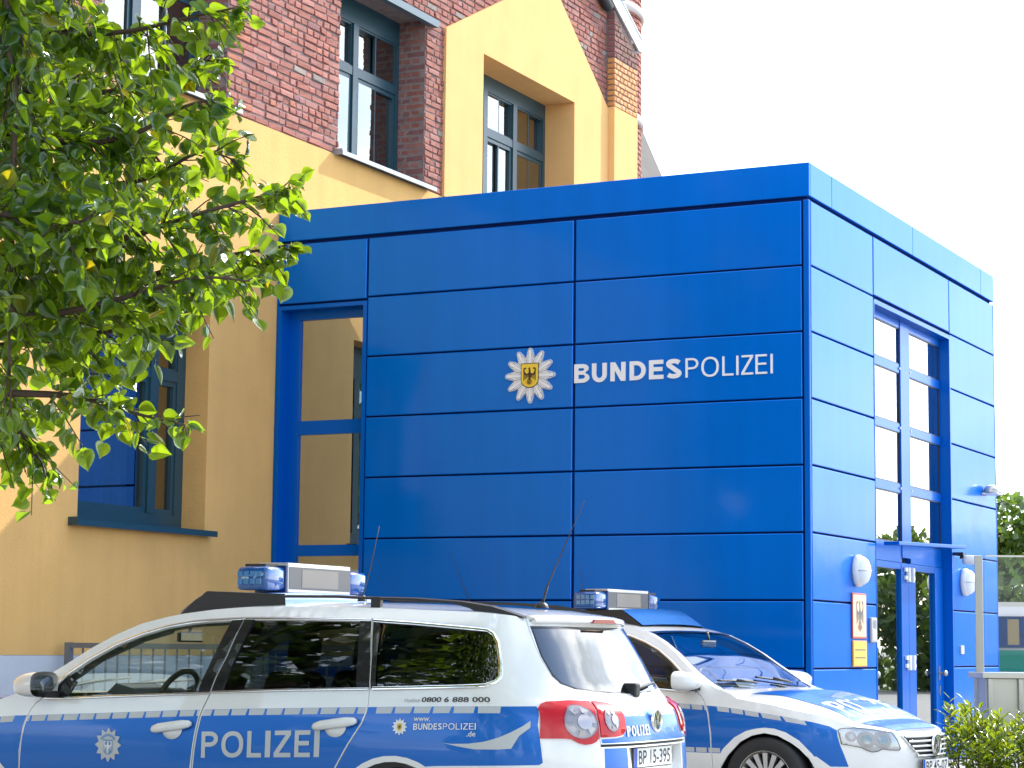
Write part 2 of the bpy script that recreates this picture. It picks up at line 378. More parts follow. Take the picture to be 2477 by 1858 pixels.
for n_ in SUNGLASS.node_tree.nodes:
    if n_.type == 'BSDF_GLOSSY': n_.inputs[0].default_value = (0.86, 0.93, 1.0, 1)
ROOMW = mat('room_wall', (0.30, 0.29, 0.26), 0.9)
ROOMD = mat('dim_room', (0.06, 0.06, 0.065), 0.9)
CURTAIN = mat('blue_grey_curtain', (0.10, 0.15, 0.25), 0.9, var=0.1, vscale=10)
STONE = mat('pale_stone_band', (0.60, 0.55, 0.52), 0.8, var=0.08, vscale=6, bump=0.3, bscale=40)
ASPHALT = mat('asphalt', (0.075, 0.075, 0.078), 0.9, var=0.25, vscale=3, bump=0.4, bscale=120)
PAVING = mat('light_paving', (0.34, 0.33, 0.31), 0.85, var=0.1, vscale=2, bump=0.3, bscale=40)
GRASSM = mat('grass_green', (0.07, 0.13, 0.03), 0.9, var=0.4, vscale=2.0)
STEEL = mat('brushed_stainless', (0.40, 0.39, 0.36), 0.32, metal=0.85, var=0.06, vscale=3, stretch=(30, 30, 1.0))
STEELF = mat('stainless_sheet', (0.46, 0.44, 0.39), 0.36, metal=0.55, var=0.05, vscale=2)
WHITEPL = mat('white_plastic', (0.78, 0.79, 0.80), 0.35)
GREYPL = mat('grey_plastic', (0.42, 0.43, 0.45), 0.45)
BLACKPL = mat('black_plastic', (0.012, 0.012, 0.014), 0.45)
RAILM = mat('grey_railing_paint', (0.16, 0.17, 0.19), 0.5, var=0.1)

# ------------------------------------------------------------------ ground
g = MB(); g.add([(-700, -700, 0), (700, -700, 0), (700, 900, 0), (-700, 900, 0)], [(0, 1, 2, 3)])
o = g.build('ground', mat('pale_block_paving', (0.30, 0.29, 0.275), 0.9, var=0.12, vscale=1.5, bump=0.4, bscale=60)); o['kind'] = 'structure'
g = MB(); g.box(-5.66, 14, -1.05, 9.0, -0.05, 0.12)
o = g.build('pavement', PAVING); o['kind'] = 'structure'
g = MB(); g.box(4.5, 60, 12, 18, -0.05, 0.12); o = g.build('kerb_strip', PAVING); o['kind'] = 'structure'
g = MB(); g.add([(-40, 62, 0.02), (60, 62, 0.02), (60, 120, 0.02), (-40, 120, 0.02)], [(0, 1, 2, 3)])
o = g.build('lawn', GRASSM); o['kind'] = 'structure'

# ================================================================== old station building
XW = -5.66
st = empty('station_building', (XW, 0, 0))
tag(st, 'old red brick and yellow plastered station house with teal windows behind the blue annexe', 'building')
st_loc = Vector((XW, 0, 0))
def stp(o):     # parent to the station without moving
    o.parent = st; o.location = o.location - st_loc; return o
LW = [(-3.10, 2.33), (-1.165, 2.33), (-1.165, 4.525), (-3.10, 4.525)]
stp(slab([(-12, 1.15), (9.1, 1.15), (9.1, 6.47), (-12, 6.47)], [LW], XW, 0.40, name='plaster_wall', mats=[PLASTER], hole_depth=0.30))
stp(slab([(-12, 0), (9.1, 0), (9.1, 1.147), (-12, 1.147)], [], XW+0.004, 0.40, name='plinth', mats=[PLINTH]))
GB = [(3.45, 6.472), (8.10, 6.472), (8.10, 8.58), (6.26, 9.905), (3.45, 8.493)]
GW = [(4.40, 6.50), (7.005, 6.50), (7.005, 8.42), (4.40, 8.42)]
stp(slab(GB, [GW], XW+0.03, 0.06, name='plaster_gable', mats=[PLASTER2], hole_depth=0.47))
BW = [(1.13, 6.50), (3.02, 6.50), (3.02, 8.47), (1.13, 8.47)]
BW2 = [(-2.95, 6.50), (-0.98, 6.50), (-0.98, 8.47), (-2.95, 8.47)]
GBh = inset(GB, 0.03)
S3 = [(-12, 6.472), (3.452, 6.472), (3.452, 6.474), (8.12, 6.474), (8.12, 10.12), (3.0, 15.0), (-2.2, 10.0), (-12, 10.0)]
stp(slab(S3, [BW, BW2, GBh], XW-0.014, 0.4, name='mortar_bed', mats=[MORTAR], hole_depth=0.38))
# ---- bricks, one by one
CO = 0.0768
def brick_mesh(L, H, D, rnd, mi):
    """one hand-made brick: face at x = 0, slightly uneven, chamfered front edge"""
    r = random.Random(rnd); e = 0.007
    j = lambda a: r.uniform(-a, a)
    y0, y1, z0, z1 = -L/2+0.006, L/2-0.006, -H/2+0.0045, H/2-0.0045
    def ring(x, k): return [(x+j(0.003), y0+k+j(0.007), z0+k+j(0.0055)), (x+j(0.003), y1-k+j(0.007), z0+k+j(0.0055)), (x+j(0.003), y1-k+j(0.007), z1-k+j(0.0055)), (x+j(0.003), y0+k+j(0.007), z1-k+j(0.0055))]
    a = [(-D, y0, z0), (-D, y1, z0), (-D, y1, z1), (-D, y0, z1)]
    vs = a+ring(-e, 0.0)+ring(0.0, e)
    fs = []
    for b in (0, 4):
        for i in range(4): fs.append((b+i, b+(i+1) % 4, b+4+(i+1) % 4, b+4+i))
    fs.append((8, 9, 10, 11))
    me = bpy.data.meshes.new('brick'); me.from_pydata(vs, [], fs); me.materials.append(mi); me.update(); return me
BM = {}
def bmesh_for(L, H, m, D=0.05):
    k = (round(L, 3), round(H, 3), m.name, D)
    if k not in BM: BM[k] = [brick_mesh(L, H, D, hash((k[0], k[1], m.name, q)) & 0xffff if False else int(k[0]*7000+k[1]*900)+q*131+len(m.name), m) for q in range(8)]
    return random.choice(BM[k])
loose = []; singles = []
def wall_bricks(y0, y1, z0, z1, skip, seen):
    zi = 0; z = z0
    while z < z1:
        y = y0+random.choice((0.0, -0.065, -0.125, -0.19)); zc = z+CO/2
        heads = random.random() < 0.3
        while y < y1:
            L = 0.125 if (heads and random.random() < 0.85) or random.random() < 0.42 else 0.25
            a, b = max(y, y0), min(y+L, y1)
            # cut at openings
            segs = [(a, b)]
            for (ha, hb, hz0, hz1) in skip:
                if hz0 < zc < hz1:
                    ns = []
                    for (p, q) in segs:
                        if q <= ha or p >= hb: ns.append((p, q))
                        else:
                            if p < ha: ns.append((p, ha))
                            if q > hb: ns.append((hb, q))
                    segs = ns
            for (p, q) in segs:
                if q-p < 0.035: continue
                c = ((p+q)/2, zc)
                if pip(c, GBh) and pip((p, zc), GBh) and pip((q, zc), GBh): continue
                if not pip(c, S3): continue
                ln = q-p
                ln = min((0.25, 0.19, 0.125, 0.09, 0.06), key=lambda t: abs(t-ln)) if abs(ln-0.25) > 0.01 and abs(ln-0.125) > 0.01 and not any(abs(v-e) < 0.001 for v in (p, q) for e in (y0, y1)) and False else round(ln, 2)
                m = random.choices(BRICKS, (56, 30, 6, 6, 2))[0]
                (singles if seen(c) else loose).append((c, ln, m, random.uniform(-0.009, 0.008), random.uniform(-0.03, 0.03)))
            y += L
        z += CO
HO = [(1.13, 3.02, 6.5, 8.47), (-2.95, -0.98, 6.5, 8.47)]
def in_view(c):
    y, zz = c
    return (-0.98 < y < 1.13 and zz < 8.55+0.13*y and not (y < -0.7 and zz > 8.2)) or (3.02 < y < 3.45) or (1.1 < y < 3.5 and 8.45 < zz < 9.2 and zz < 8.45+0.21*(y-0.2)) or (6.9 < y < 8.12 and zz < 9.95)
wall_bricks(-4.6, 8.10, 6.474, 11.2, HO, in_view)
singles.sort(key=lambda s: s[0][0]+abs(s[0][1]-7.5)*0.3)
for (c, ln, m, dx, rot) in singles[:296]:
    o = link('brick', bmesh_for(ln, CO-0.008, m), st, (0.0+dx, c[0], c[1])); o.rotation_euler = (rot, 0, 0)
bw = MB(); bw_m = BRICKS+[BRICK_YEL, BRICK_BRN]
def merge_brick(mb, pos, ln, m, dx, M=None, D=0.05):
    me = bmesh_for(ln, CO-0.008, m, D); T = Matrix.Translation(pos)
    if M is not None: T = T @ M
    mb.add([v.co for v in me.vertices], [tuple(p.vertices) for p in me.polygons], bw_m.index(m), False, T)
for (c, ln, m, dx, rot) in singles[296:]+loose: merge_brick(bw, Vector((dx, c[0], c[1])), ln, m, dx)
# reveals of the two brick windows: bricks on edge looking towards -Y
for yr in (3.02, -0.98):
    z = 6.5; k = 0
    while z < 8.46:
        x = -0.06 if k % 2 else 0.0
        while x > -0.36:
            L = min(0.25 if k % 2 == 0 else 0.125, x+0.37)
            if L > 0.05: merge_brick(bw, Vector((x-L/2-0.008, yr-0.002, z+CO/2)), round(L, 2), random.choice(BRICKS[:2]+[BRICKS[3]]), 0, Matrix.Rotation(-pi/2, 4, 'Z'), 0.02)
            x -= 0.25 if k % 2 == 0 else 0.125
        z += CO; k += 1
# pilaster at the right end
PY0, PY1, PXF = 8.10, 8.89, 0.12
pl = MB(); pl.box(-0.3, PXF, PY0, PY1, 0, 8.61); o = pl.build('plaster_pilaster', PLASTER2, st)
pl = MB(); pl.prism([(PY0+0.012, 8.612), (PY1-0.012, 8.612), (PY1-0.012, 9.56), (PY0+0.012, 9.98)], 'x', -0.3, PXF-0.014); pl.build('pilaster_core', MORTAR, st)
z = 8.612; k = 0
while z < 9.95:
    yel = z < 9.23; top = 9.98-(9.98-9.56)/(PY1-PY0)
    y = PY0-(0.06 if k % 2 else 0.0)
    while y < PY1:
        L = 0.125 if (k % 2) else random.choice((0.125, 0.25))
        a, b = max(y, PY0), min(y+L, PY1)
        if b-a > 0.04 and z+CO < 9.98-(b-PY0)/(PY1-PY0)*0.42:
            m = BRICK_YEL if yel else random.choice((BRICK_BRN, BRICK_BRN, BRICKS[3]))
            merge_brick(bw, Vector((PXF, (a+b)/2, z+CO/2)), round(b-a, 2), m, 0)
        y += L
    if z < 9.88: merge_brick(bw, Vector((PXF/2+0.001, PY0-0.001, z+CO/2)), round(PXF, 2), BRICK_YEL if yel else BRICKS[3], 0, Matrix.Rotation(-pi/2, 4, 'Z'), 0.02)
    z += CO; k += 1
bw.build('brickwork', bw_m, st, 'stuff')
# verge flashing, dark eaves end
fl = MB()
v0 = Vector((0.02, 8.02, 10.10)); v1 = Vector((0.02, 8.96, 9.60)); dn = Vector((0, 0.47, 0.88))
def quadprism(a, b, c, d, t):
    n = (b-a).cross(d-a).normalized()*t
    return [a, b, c, d, a+n, b+n, c+n, d+n], [(0, 1, 2, 3), (4, 5, 6, 7), (0, 1, 5, 4), (1, 2, 6, 5), (2, 3, 7, 6), (3, 0, 4, 7)]
far = Vector((-0.35, 8.0, 14.0))
fl.prism([(6.2, 11.0), (8.093, 9.99), (8.88, 9.582), (8.965, 9.755), (8.223, 10.15), (6.32, 11.17)], 'x', 0.125, 0.15); fl.prism([(6.32, 11.17), (8.223, 10.15), (8.965, 9.755), (8.97, 9.775), (8.23, 10.17), (6.33, 11.19)], 'x', -0.3, 0.16); fl.build('verge_flashing', LIGHTZINC, st)
fl = MB(); fl.box(-0.02, 0.13, 8.93, 9.06, 9.60, 9.72); fl.build('flashing_end', LIGHTZINC, st)
fl = MB(); fl.tube([(0.07, 8.0, 9.98), (0.07, 7.6, 10.2), (0.07, 6.0, 11.9)], 0.075, 10); fl.build('gutter_end', DARKSTEEL, st)
# main roof above the frame
rf = MB(); rf.add([(0.2, 8.3, 10.15), (0.2, 3.0, 15.15), (-14, 3.0, 15.15), (-14, 8.3, 10.15), (0.2, -2.5, 10.0), (-14, -2.5, 10.0)], [(0, 1, 2, 3), (1, 4, 5, 2)])
rf.build('roof', mat('dark_roof_tiles', (0.09, 0.06, 0.055), 0.8, var=0.2, vscale=6), st)
rf = MB(); rf.box(-14, -0.42, 8.05, 8.1, 0, 10.1); rf.build('side_wall', PLASTER, st)
# steel lintels over the brick windows
for y0, y1 in ((0.95, 3.17), (-3.1, -0.83)):
    lb = MB(); lb.box(-0.36, 0.085, y0, y1, 8.475, 8.49); lb.box(0.07, 0.085, y0, y1, 8.405, 8.475); lb.box(0.0, 0.07, y0, y1, 8.41, 8.425)
    lb.build('steel_lintel', mat('blue_grey_steel', (0.09, 0.13, 0.16), 0.45, metal=0.3), st)
# sills
for (y0, y1, zt, t, mm) in ((1.04, 3.13, 6.50, 0.045, ZINC), (-3.05, -0.86, 6.50, 0.045, ZINC), (-3.22, -1.10, 2.325, 0.055, TEAL)):
    sb = MB(); sb.prism([(-0.38, zt+0.03), (0.11, zt), (0.11, zt-t), (0.09, zt-t), (0.09, zt-0.012), (-0.38, zt+0.015)], 'y', y0, y1)
    sb.box(-0.2, 0.105, y0-0.004, y0+0.004, zt-t, zt+0.02); sb.build('window_sill', mm, st)
# windows
def window(xp, y0, y1, z0, z1, mull, trans, muntins, head, fw=0.075, glass=WINGLASS, depth=0.07, room=True, curtain=False):
    """casement window: outer frame, mullions, transom, sashes; panes are sub-parts"""
    f = MB(); d = depth
    f.box(-d, 0, y0, y0+fw, z0, z1); f.box(-d, 0, y1-fw, y1, z0, z1); f.box(-d, 0.001, y0+fw, y1-fw, z0, z0+fw)
    f.box(-d, 0.001, y0+fw, y1-fw, z1-head, z1)
    ms = [y0+fw]+[v for m in mull for v in (m-0.055, m+0.055)]+[y1-fw]
    for m in mull: f.box(-d, 0.012, m-0.055, m+0.055, z0+fw, z1-head)
    panes = []
    for i in range(0, len(ms), 2):
        a, b = ms[i], ms[i+1]
        f.box(-d, 0.006, a, b, trans-0.05, trans+0.05)
        for (za, zb, sash) in ((z0+fw, trans-0.05, 0.05), (trans+0.05, z1-head, 0.022)):
            s_ = sash
            f.box(-d, -0.012, a, a+s_, za, zb); f.box(-d, -0.012, b-s_, b, za, zb)
            f.box(-d, -0.013, a+s_, b-s_, za, za+s_); f.box(-d, -0.013, a+s_, b-s_, zb-s_, zb)
            if muntins: f.box(-d+0.02, -0.02, (a+b)/2-0.014, (a+b)/2+0.014, za+s_, zb-s_)
            panes.append((a+s_, b-s_, za+s_, zb-s_))
    fo = f.build('window', TEAL, st); fo.location = (xp, 0, 0)
    for (a, b, za, zb) in panes:
        cuts = [(a, (a+b)/2-0.014), ((a+b)/2+0.014, b)] if muntins else [(a, b)]
        for (p, q) in cuts:
            pb = MB(); pb.add([(-0.04, p, za), (-0.04, q, za), (-0.04, q, zb), (-0.04, p, zb)], [(0, 1, 2, 3)])
            po = pb.build('pane', glass, fo); po.rotation_euler = (0, random.uniform(-0.004, 0.004), 0)
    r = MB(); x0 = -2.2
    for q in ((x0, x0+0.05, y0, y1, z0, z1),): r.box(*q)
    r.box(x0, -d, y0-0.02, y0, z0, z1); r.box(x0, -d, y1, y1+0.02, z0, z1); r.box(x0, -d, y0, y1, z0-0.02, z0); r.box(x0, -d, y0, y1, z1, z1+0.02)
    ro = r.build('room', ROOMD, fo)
    if curtain:
        c = MB(); n = 40; vs = []
        for i in range(n+1):
            yy = y0+0.1+(mull[0]-y0-0.15)*i/n; xx = -0.22+0.035*sin(i*1.7)+0.01*sin(i*0.6)
            vs += [(xx, yy, z0+0.1), (xx, yy, z1-0.1)]
        c.add(vs, [(2*i, 2*i+2, 2*i+3, 2*i+1) for i in range(n)], 0, True); c.build('curtain', CURTAIN, fo)
    return fo
window(-0.36, 1.13, 3.02, 6.51, 8.47, [2.03], 7.65, True, 0.27)
window(-0.36, -2.95, -0.98, 6.51, 8.47, [-2.03], 7.65, True, 0.27)
window(-0.40, 4.40, 7.005, 6.51, 8.42, [5.27, 6.10], 7.69, True, 0.20)
window(-0.27, -3.10, -1.165, 2.34, 4.525, [-1.68], 3.80, False, 0.36, fw=0.13, curtain=True)
# corner turret and rear wing
CX, CYT, RT = -7.0-XW, 9.7, 1.07
tm = mat('turret_brick', (0.40, 0.15, 0.10), 0.85, var=0.2, vscale=9)
tb = MB(); tb.lathe([(RT-0.02, 0), (RT-0.02, 14)], 48, M=Matrix.Translation((CX, CYT, 0))); tb.build('turret', MORTAR, st)
tk = MB(); z = 7.2; k = 0
while z < 10.9:
    n = 26
    for i in range(n):
        a = 2*pi*(i+0.5*(k % 2))/n
        if not (-1.1 < a < 1.2 or a > 5.2): continue
        me = bmesh_for(0.25, CO-0.008, BRICKS[(i*7+k*3) % 3], 0.05)
        tk.add([v.co for v in me.vertices], [tuple(p.vertices) for p in me.polygons], (i*7+k*3) % 3, False, Matrix.Translation((CX, CYT, z+CO/2)) @ Matrix.Rotation(a, 4, 'Z') @ Matrix.Translation((RT, 0, 0)))
    z += CO; k += 1
tk.build('turret_brickwork', BRICKS[:3], st, 'stuff')
for zz in (8.78, 10.39):
    rb = MB(); rb.lathe([(RT-0.03, zz), (RT+0.04, zz), (RT+0.04, zz+0.1), (RT+0.02, zz+0.14), (RT-0.03, zz+0.14)], 48, M=Matrix.Translation((CX, CYT, 0))); rb.build('stone_band', STONE, st)
wing = empty('rear_wing', (-12.12, 18.5, 0)); tag(wing, 'small brick wing with steep tiled roof showing beyond the turret above the blue annexe', 'building')
wb = MB(); wb.box(-4, 2.04, -2.5, 2.5, 0, 9.95); wb.build('wall', tm, wing)
wb = MB(); wb.prism([(2.15, 9.88), (-1.0, 17.0), (-4.2, 9.88)], 'y', -2.7, 2.7); wb.build('roof', mat('dark_slate', (0.045, 0.038, 0.036), 0.8, var=0.2, vscale=4), wing)
# floodlight spikes / little fixings on the brick wall
hk = MB(); hk.tube([(0, 0.19, 8.32), (0.16, 0.19, 8.36), (0.17, 0.19, 8.39)], 0.012, 6); hk.lathe([(0.0, 0.0), (0.035, 0.01), (0.04, 0.03), (0.0, 0.045)], 10, M=Matrix.Translation((0.17, 0.19, 8.38)))
hk.build('wall_hook', LIGHTZINC, st)

# ================================================================== blue entrance annexe
an = empty('entrance_annexe', (0, 0, 0))
tag(an, 'cobalt blue panel clad police entrance annexe with tall glazed door bay', 'building')
ZT, ZF, WB, LA = 5.635, 5.311, 6.60, 5.655
rows = [5.296-0.6*i for i in range(9)]+[0.12]
core = MB()
core.box(-LA, -4.62, 0.5, 1.5, 0, 4.6) if False else None
# backing shell with openings for window bay and door bay
core.box(-4.62, -0.035, 0.035, 0.12, 0, 5.5); core.box(-LA, -4.62, 0.035, 0.12, 4.67, 5.5)
core.box(-0.12, -0.035, 0.12, 1.93, 0, 5.5); core.box(-0.12, -0.035, 4.64, WB-0.035, 0, 5.5); core.box(-0.12, -0.035, 1.93, 4.64, 4.67, 5.5)
core.box(-LA, -0.035, WB-0.12, WB-0.035, 0, 5.5); core.box(-LA, -0.035, 0.12, WB-0.12, 5.42, 5.5)
core.build('backing_wall', NAVY, an)
fb = MB(); fb.box(-LA, -0.12, 0.12, WB-0.12, 0.0, 0.14); fb.build('floor', ROOMW, an)
def panel(x0, x1, y0, y1, z0, z1, face):
    """one cladding cassette with rounded folded edges"""
    mb = MB(); c = ((x0+x1)/2, (y0+y1)/2, (z0+z1)/2)
    w = (x1-x0) if face == 'a' else (y1-y0); hh = z1-z0; e = 0.006; t = 0.030; nx = 1; nz = 1
    rr = random.Random(int((x0+y0*3+z0*7)*1000)); amp = 0.0016
    grid = []; P = []
    us = [-w/2]+[-w/2+e+(w-2*e)*i/nx for i in range(nx+1)]+[w/2]; vs = [-hh/2]+[-hh/2+e+(hh-2*e)*i/nz for i in range(nz+1)]+[hh/2]
    ph = rr.uniform(0, 6)
    for u in us:
        for v in vs:
            edge = abs(abs(u)-w/2) < 1e-6 or abs(abs(v)-hh/2) < 1e-6
            b = 0 if not edge else 0.004
            bu = 0
            P.append((u, b+bu, v))
    m = len(vs); F = [(i*m+j, (i+1)*m+j, (i+1)*m+j+1, i*m+j+1) for i in range(len(us)-1) for j in range(m-1)]
    loop = [(i, 0) for i in range(len(us))]+[(len(us)-1, j) for j in range(1, m)]+[(i, m-1) for i in range(len(us)-2, -1, -1)]+[(0, j) for j in range(m-2, 0, -1)]
    P += []
    b0 = len(P)
    for (i, j) in loop: P.append((us[i], t, vs[j]))
    n = len(loop)
    for k in range(n):
        k2 = (k+1) % n; F.append((loop[k][0]*m+loop[k][1], loop[k2][0]*m+loop[k2][1], b0+k2, b0+k))
    if face == 'b': P = [(-p[1], p[0], p[2]) for p in P]
    mb.add(P, F, 0, False)
    q_ = 0
    for i in range(len(us)-1):
        for j in range(m-1): mb.s[q_] = False; q_ += 1
    o = mb.build('panel', BLUE, an); o.location = (c[0] if face == 'a' else x1, y0 if face == 'a' else c[1], c[2])
    k = 0.0022 if face == 'a' else 0.0035
    o.rotation_euler = (rr.uniform(-k, k), 0, 0) if face == 'a' else (0, rr.uniform(-k, k), rr.uniform(-k, k)*0.5)
    return o
for i in range(len(rows)-1):
    z1, z0 = rows[i]-0.009, rows[i+1]+0.009
    if i == 0: panel(-5.645, -4.612, 0, 0.03, z0-0.02, z1, 'a')
    panel(-4.588, -2.340, 0, 0.03, z0, z1, 'a'); panel(-2.313, -0.074, 0, 0.03, z0, z1, 'a')
    panel(-0.03, 0, 0.052, 1.908, z0, z1, 'b'); panel(-0.03, 0, 4.672, WB-0.03, z0, z1, 'b')
    if i == 0: panel(-0.03, 0, 1.926, 4.655, z0+0.01, z1, 'b')
    panel(-LA+0.01, -3.0, 0, 0, z0, z1, 'a').location.y = WB+0.01 if False else WB
# corner trims
tr = MB(); tr.bbox(-0.055, 0.0, -0.002, 0.035, 0.12, ZF-0.016, 0.008); tr.bbox(-0.035, 0.003, 0.036, 0.045, 0.12, ZF-0.016, 0.003); tr.build('corner_trim', BLUEF, an)
tr = MB(); tr.bbox(-0.05, 0.002, WB-0.022, WB, 0.12, ZF-0.016, 0.006); tr.build('corner_trim', BLUEF, an)
tr = MB(); tr.box(-LA+0.0, -LA+0.012, -0.004, 0.05, 0.12, ZF); tr.build('corner_trim', BLUEF, an)
# fascia pieces
def fascia(x0, x1, y0, y1):
    m_ = MB(); m_.bbox(x0, x1, y0, y1, ZF+0.016, ZT, 0.006); return m_.build('fascia', BLUE, an)
fascia(-LA, 0.006, -0.006, 0.03)
for a, b in ((0.0305, 0.636), (0.640, 3.275), (3.279, 6.017), (6.021, WB+0.006)): fascia(-0.03, 0.006, a, b)
fascia(-LA, -0.0305, WB-0.03, WB+0.006)
rfm = MB(); rfm.box(-LA, -0.03, 0.03, WB-0.03, 5.52, 5.60); rfm.build('flat_roof', ZINC, an)
# ---- window bay at the left of face A
wf = MB(); X0, X1, r = -5.60, -4.64, 0.15
wf.box(X0-0.045, X0, -0.004, 0.05, 0.12, 4.66); wf.box(X1, X1+0.042, -0.004, 0.05, 0.12, 4.66); wf.box(X0, X1, -0.004, 0.05, 4.62, 4.66)
wf.box(X0-0.045, X0, 0.05, r+0.05, 0.12, 4.66); wf.box(X1, X1+0.015, 0.05, r+0.05, 0.12, 4.66); wf.box(X0, X1, 0.05, r+0.05, 4.62, 4.66)
fz = [(4.53, 4.62), (3.36, 3.50), (2.14, 2.25), (0.95, 1.05), (0.12, 0.26)]
wf.box(X0, X0+0.13, r, r+0.06, 0.12, 4.62); wf.box(X1-0.08, X1, r, r+0.06, 0.12, 4.62)
for a, b in fz: wf.box(X0+0.13, X1-0.08, r, r+0.06, a, b)
wo = wf.build('tall_window', BLUEF, an)
for k in range(4):
    pb = MB(); a, b = fz[k+1][1], fz[k][0]; pb.add([(X0+0.13, r+0.03, a), (X1-0.08, r+0.03, a), (X1-0.08, r+0.03, b), (X0+0.13, r+0.03, b)], [(0, 1, 2, 3)]); pb.build('pane', SUNGLASS, wo)
ib = MB(); ib.box(-LA+0.03, -4.3, 1.9, 1.95, 0.14, 5.4); ib.box(-4.36, -4.3, 0.13, 1.9, 0.14, 5.4); ib.build('inner_wall', ROOMW, an)
# ---- door bay in face B
r = 0.105; Y0, Y1 = 1.93, 4.635; BT = BLUEF
db = MB()
db.box(-r-0.06, 0.004, Y0-0.018, Y0, 0.12, 4.66); db.box(-r-0.06, 0.004, Y1, Y1+0.03, 0.12, 4.66); db.box(-r-0.06, 0.004, Y0, Y1, 4.63, 4.675)
xb0, xb1 = -r-0.06, -r
db.box(xb0, xb1, Y0, Y0+0.06, 0.12, 4.63); db.box(xb0, xb1-0.012, Y1-0.03, Y1, 0.12, 4.63)
ML, MR = 3.12, 3.44
db.box(xb0, xb1+0.012, ML, MR, 2.20, 4.63)
bars = [(4.55, 4.63), (4.085, 4.175), (3.475, 3.56), (2.855, 2.945), (2.15, 2.345)]
for a, b in bars:
    db.box(xb0, xb1+0.003, Y0+0.06, ML, a, b); db.box(xb0, xb1+0.003, MR, Y1-0.03, a, b)
fo = db.build('door_bay_frame', BT, an)
for k in range(4):
    a, b = bars[k+1][1], bars[k][0]
    for (p, q) in ((Y0+0.06, ML), (MR, Y1-0.03)):
        pb = MB(); pb.add([(-r-0.012, p, a), (-r-0.012, q, a), (-r-0.012, q, b), (-r-0.012, p, b)], [(0, 1, 2, 3)])
        po = pb.build('pane', DOORGLASS, fo); po.rotation_euler = (0, 0, 0)
        gb = MB(); gb.box(-r-0.0119, -r-0.004, p, p+0.012, a, b); gb.box(-r-0.0119, -r-0.004, q-0.012, q, a, b); gb.box(-r-0.0119, -r-0.004, p+0.012, q-0.012, a, a+0.012); gb.box(-r-0.0119, -r-0.004, p+0.012, q-0.012, b-0.012, b); gb.build('glazing_bead', BLACKPL, fo)
# screws on the transom ends
sc_ = MB()
for a, b in bars[1:4]:
    for yy in (ML-0.03, MR+0.03): sc_.box(xb1, xb1+0.016, yy-0.012, yy+0.012, (a+b)/2-0.012, (a+b)/2+0.012)
sc_.build('screw', GREYPL, fo)
def leaf_door(p, q, hinge_left):
    m_ = MB(); sw = 0.20 if True else 0
    wl, wr = (0.05, 0.25) if not hinge_left else (0.25, 0.30)
    m_.bbox(xb0+0.002, xb1+0.01, p, p+wl, 0.14, 2.145, 0.004); m_.bbox(xb0+0.002, xb1+0.01, q-wr, q, 0.14, 2.145, 0.004)
    m_.box(xb0+0.004, xb1+0.006, p+wl, q-wr, 0.14, 0.30); m_.box(xb0+0.004, xb1+0.006, p+wl, q-wr, 2.08, 2.145)
    d = m_.build('door', BT, an)
    pb = MB(); pb.add([(-r-0.02, p+wl, 0.30), (-r-0.02, q-wr, 0.30), (-r-0.02, q-wr, 2.08), (-r-0.02, p+wl, 2.08)], [(0, 1, 2, 3)]); pb.build('pane', DOORGLASS, d)
    return d, p+wl, q-wr
dl, a1, b1 = leaf_door(Y0+0.06, 3.327, False)
dr_, a2, b2 = leaf_door(3.333, Y1-0.02, True)
# the right leaf carries knob, lever and lock, the left leaf a knob
def knob(d, y, z=1.03):
    M = Matrix.Translation((xb1+0.01, y, z)); k = MB(); k.box(0, 0.008, -0.02, 0.02, -0.07, 0.07, 0, M); k.lathe([(0.011, 0.0), (0.011, 0.045), (0.03, 0.052), (0.034, 0.07), (0.022, 0.088), (0.0, 0.09)], 14, 'x', 0, M); k.build('knob', STEEL, d)
knob(dr_, 4.42); knob(dl, 2.03)
lk = MB(); lk.box(xb1+0.01, xb1+0.02, 4.41, 4.44, 0.80, 0.90); lk.build('lock', STEEL, dr_)
lv = MB(); lv.tube([(xb0-0.04, 4.40, 1.03), (xb0-0.04, 4.26, 1.03)], 0.011, 8); lv.tube([(xb0, 4.40, 1.03), (xb0-0.04, 4.40, 1.03)], 0.011, 8); lv.build('lever', STEEL, dr_)
for d, y in ((dl, 3.255), (dr_, 3.405)):
    for z in (2.03, 1.14):
        hb = MB(); hb.bbox(xb1+0.011, xb1+0.05, y-0.02, y+0.02, z-0.075, z+0.075, 0.006); hb.bbox(xb1+0.011, xb1+0.034, y-0.09 if d is dl else y+0.021, y-0.021 if d is dl else y+0.09, z-0.05, z-0.01, 0.004); hb.bbox(xb1+0.011, xb1+0.034, y-0.09 if d is dl else y+0.021, y-0.021 if d is dl else y+0.09, z+0.03, z+0.07, 0.004); hb.build('hinge', WHITEPL, d)
lob = MB(); lob.box(-3.6, -3.55, 1.9, 4.7, 0.14, 5.4); lob.box(-3.55, -0.22, 1.86, 1.90, 0.14, 5.4); lob.box(-3.55, -0.22, 4.66, 4.70, 0.14, 5.4); lob.build('lobby_wall', ROOMW, an)
nb = MB(); nb.box(-1.2, -1.17, 2.2, 2.6, 1.1, 1.9); nb.box(-1.2, -1.17, 2.7, 3.0, 1.25, 1.75); nb.build('notice_board', mat('paper_white', (0.7, 0.69, 0.66), 0.8), an)
cn = MB(); cn.bbox(0.004, 0.160, -1.24, 1.24, -0.018, 0.018, 0.006, 0, Matrix.Translation((0, 3.40, 2.335)) @ Matrix.Rotation(0.030, 4, 'X')); cn.build('canopy', BLUEF, an)

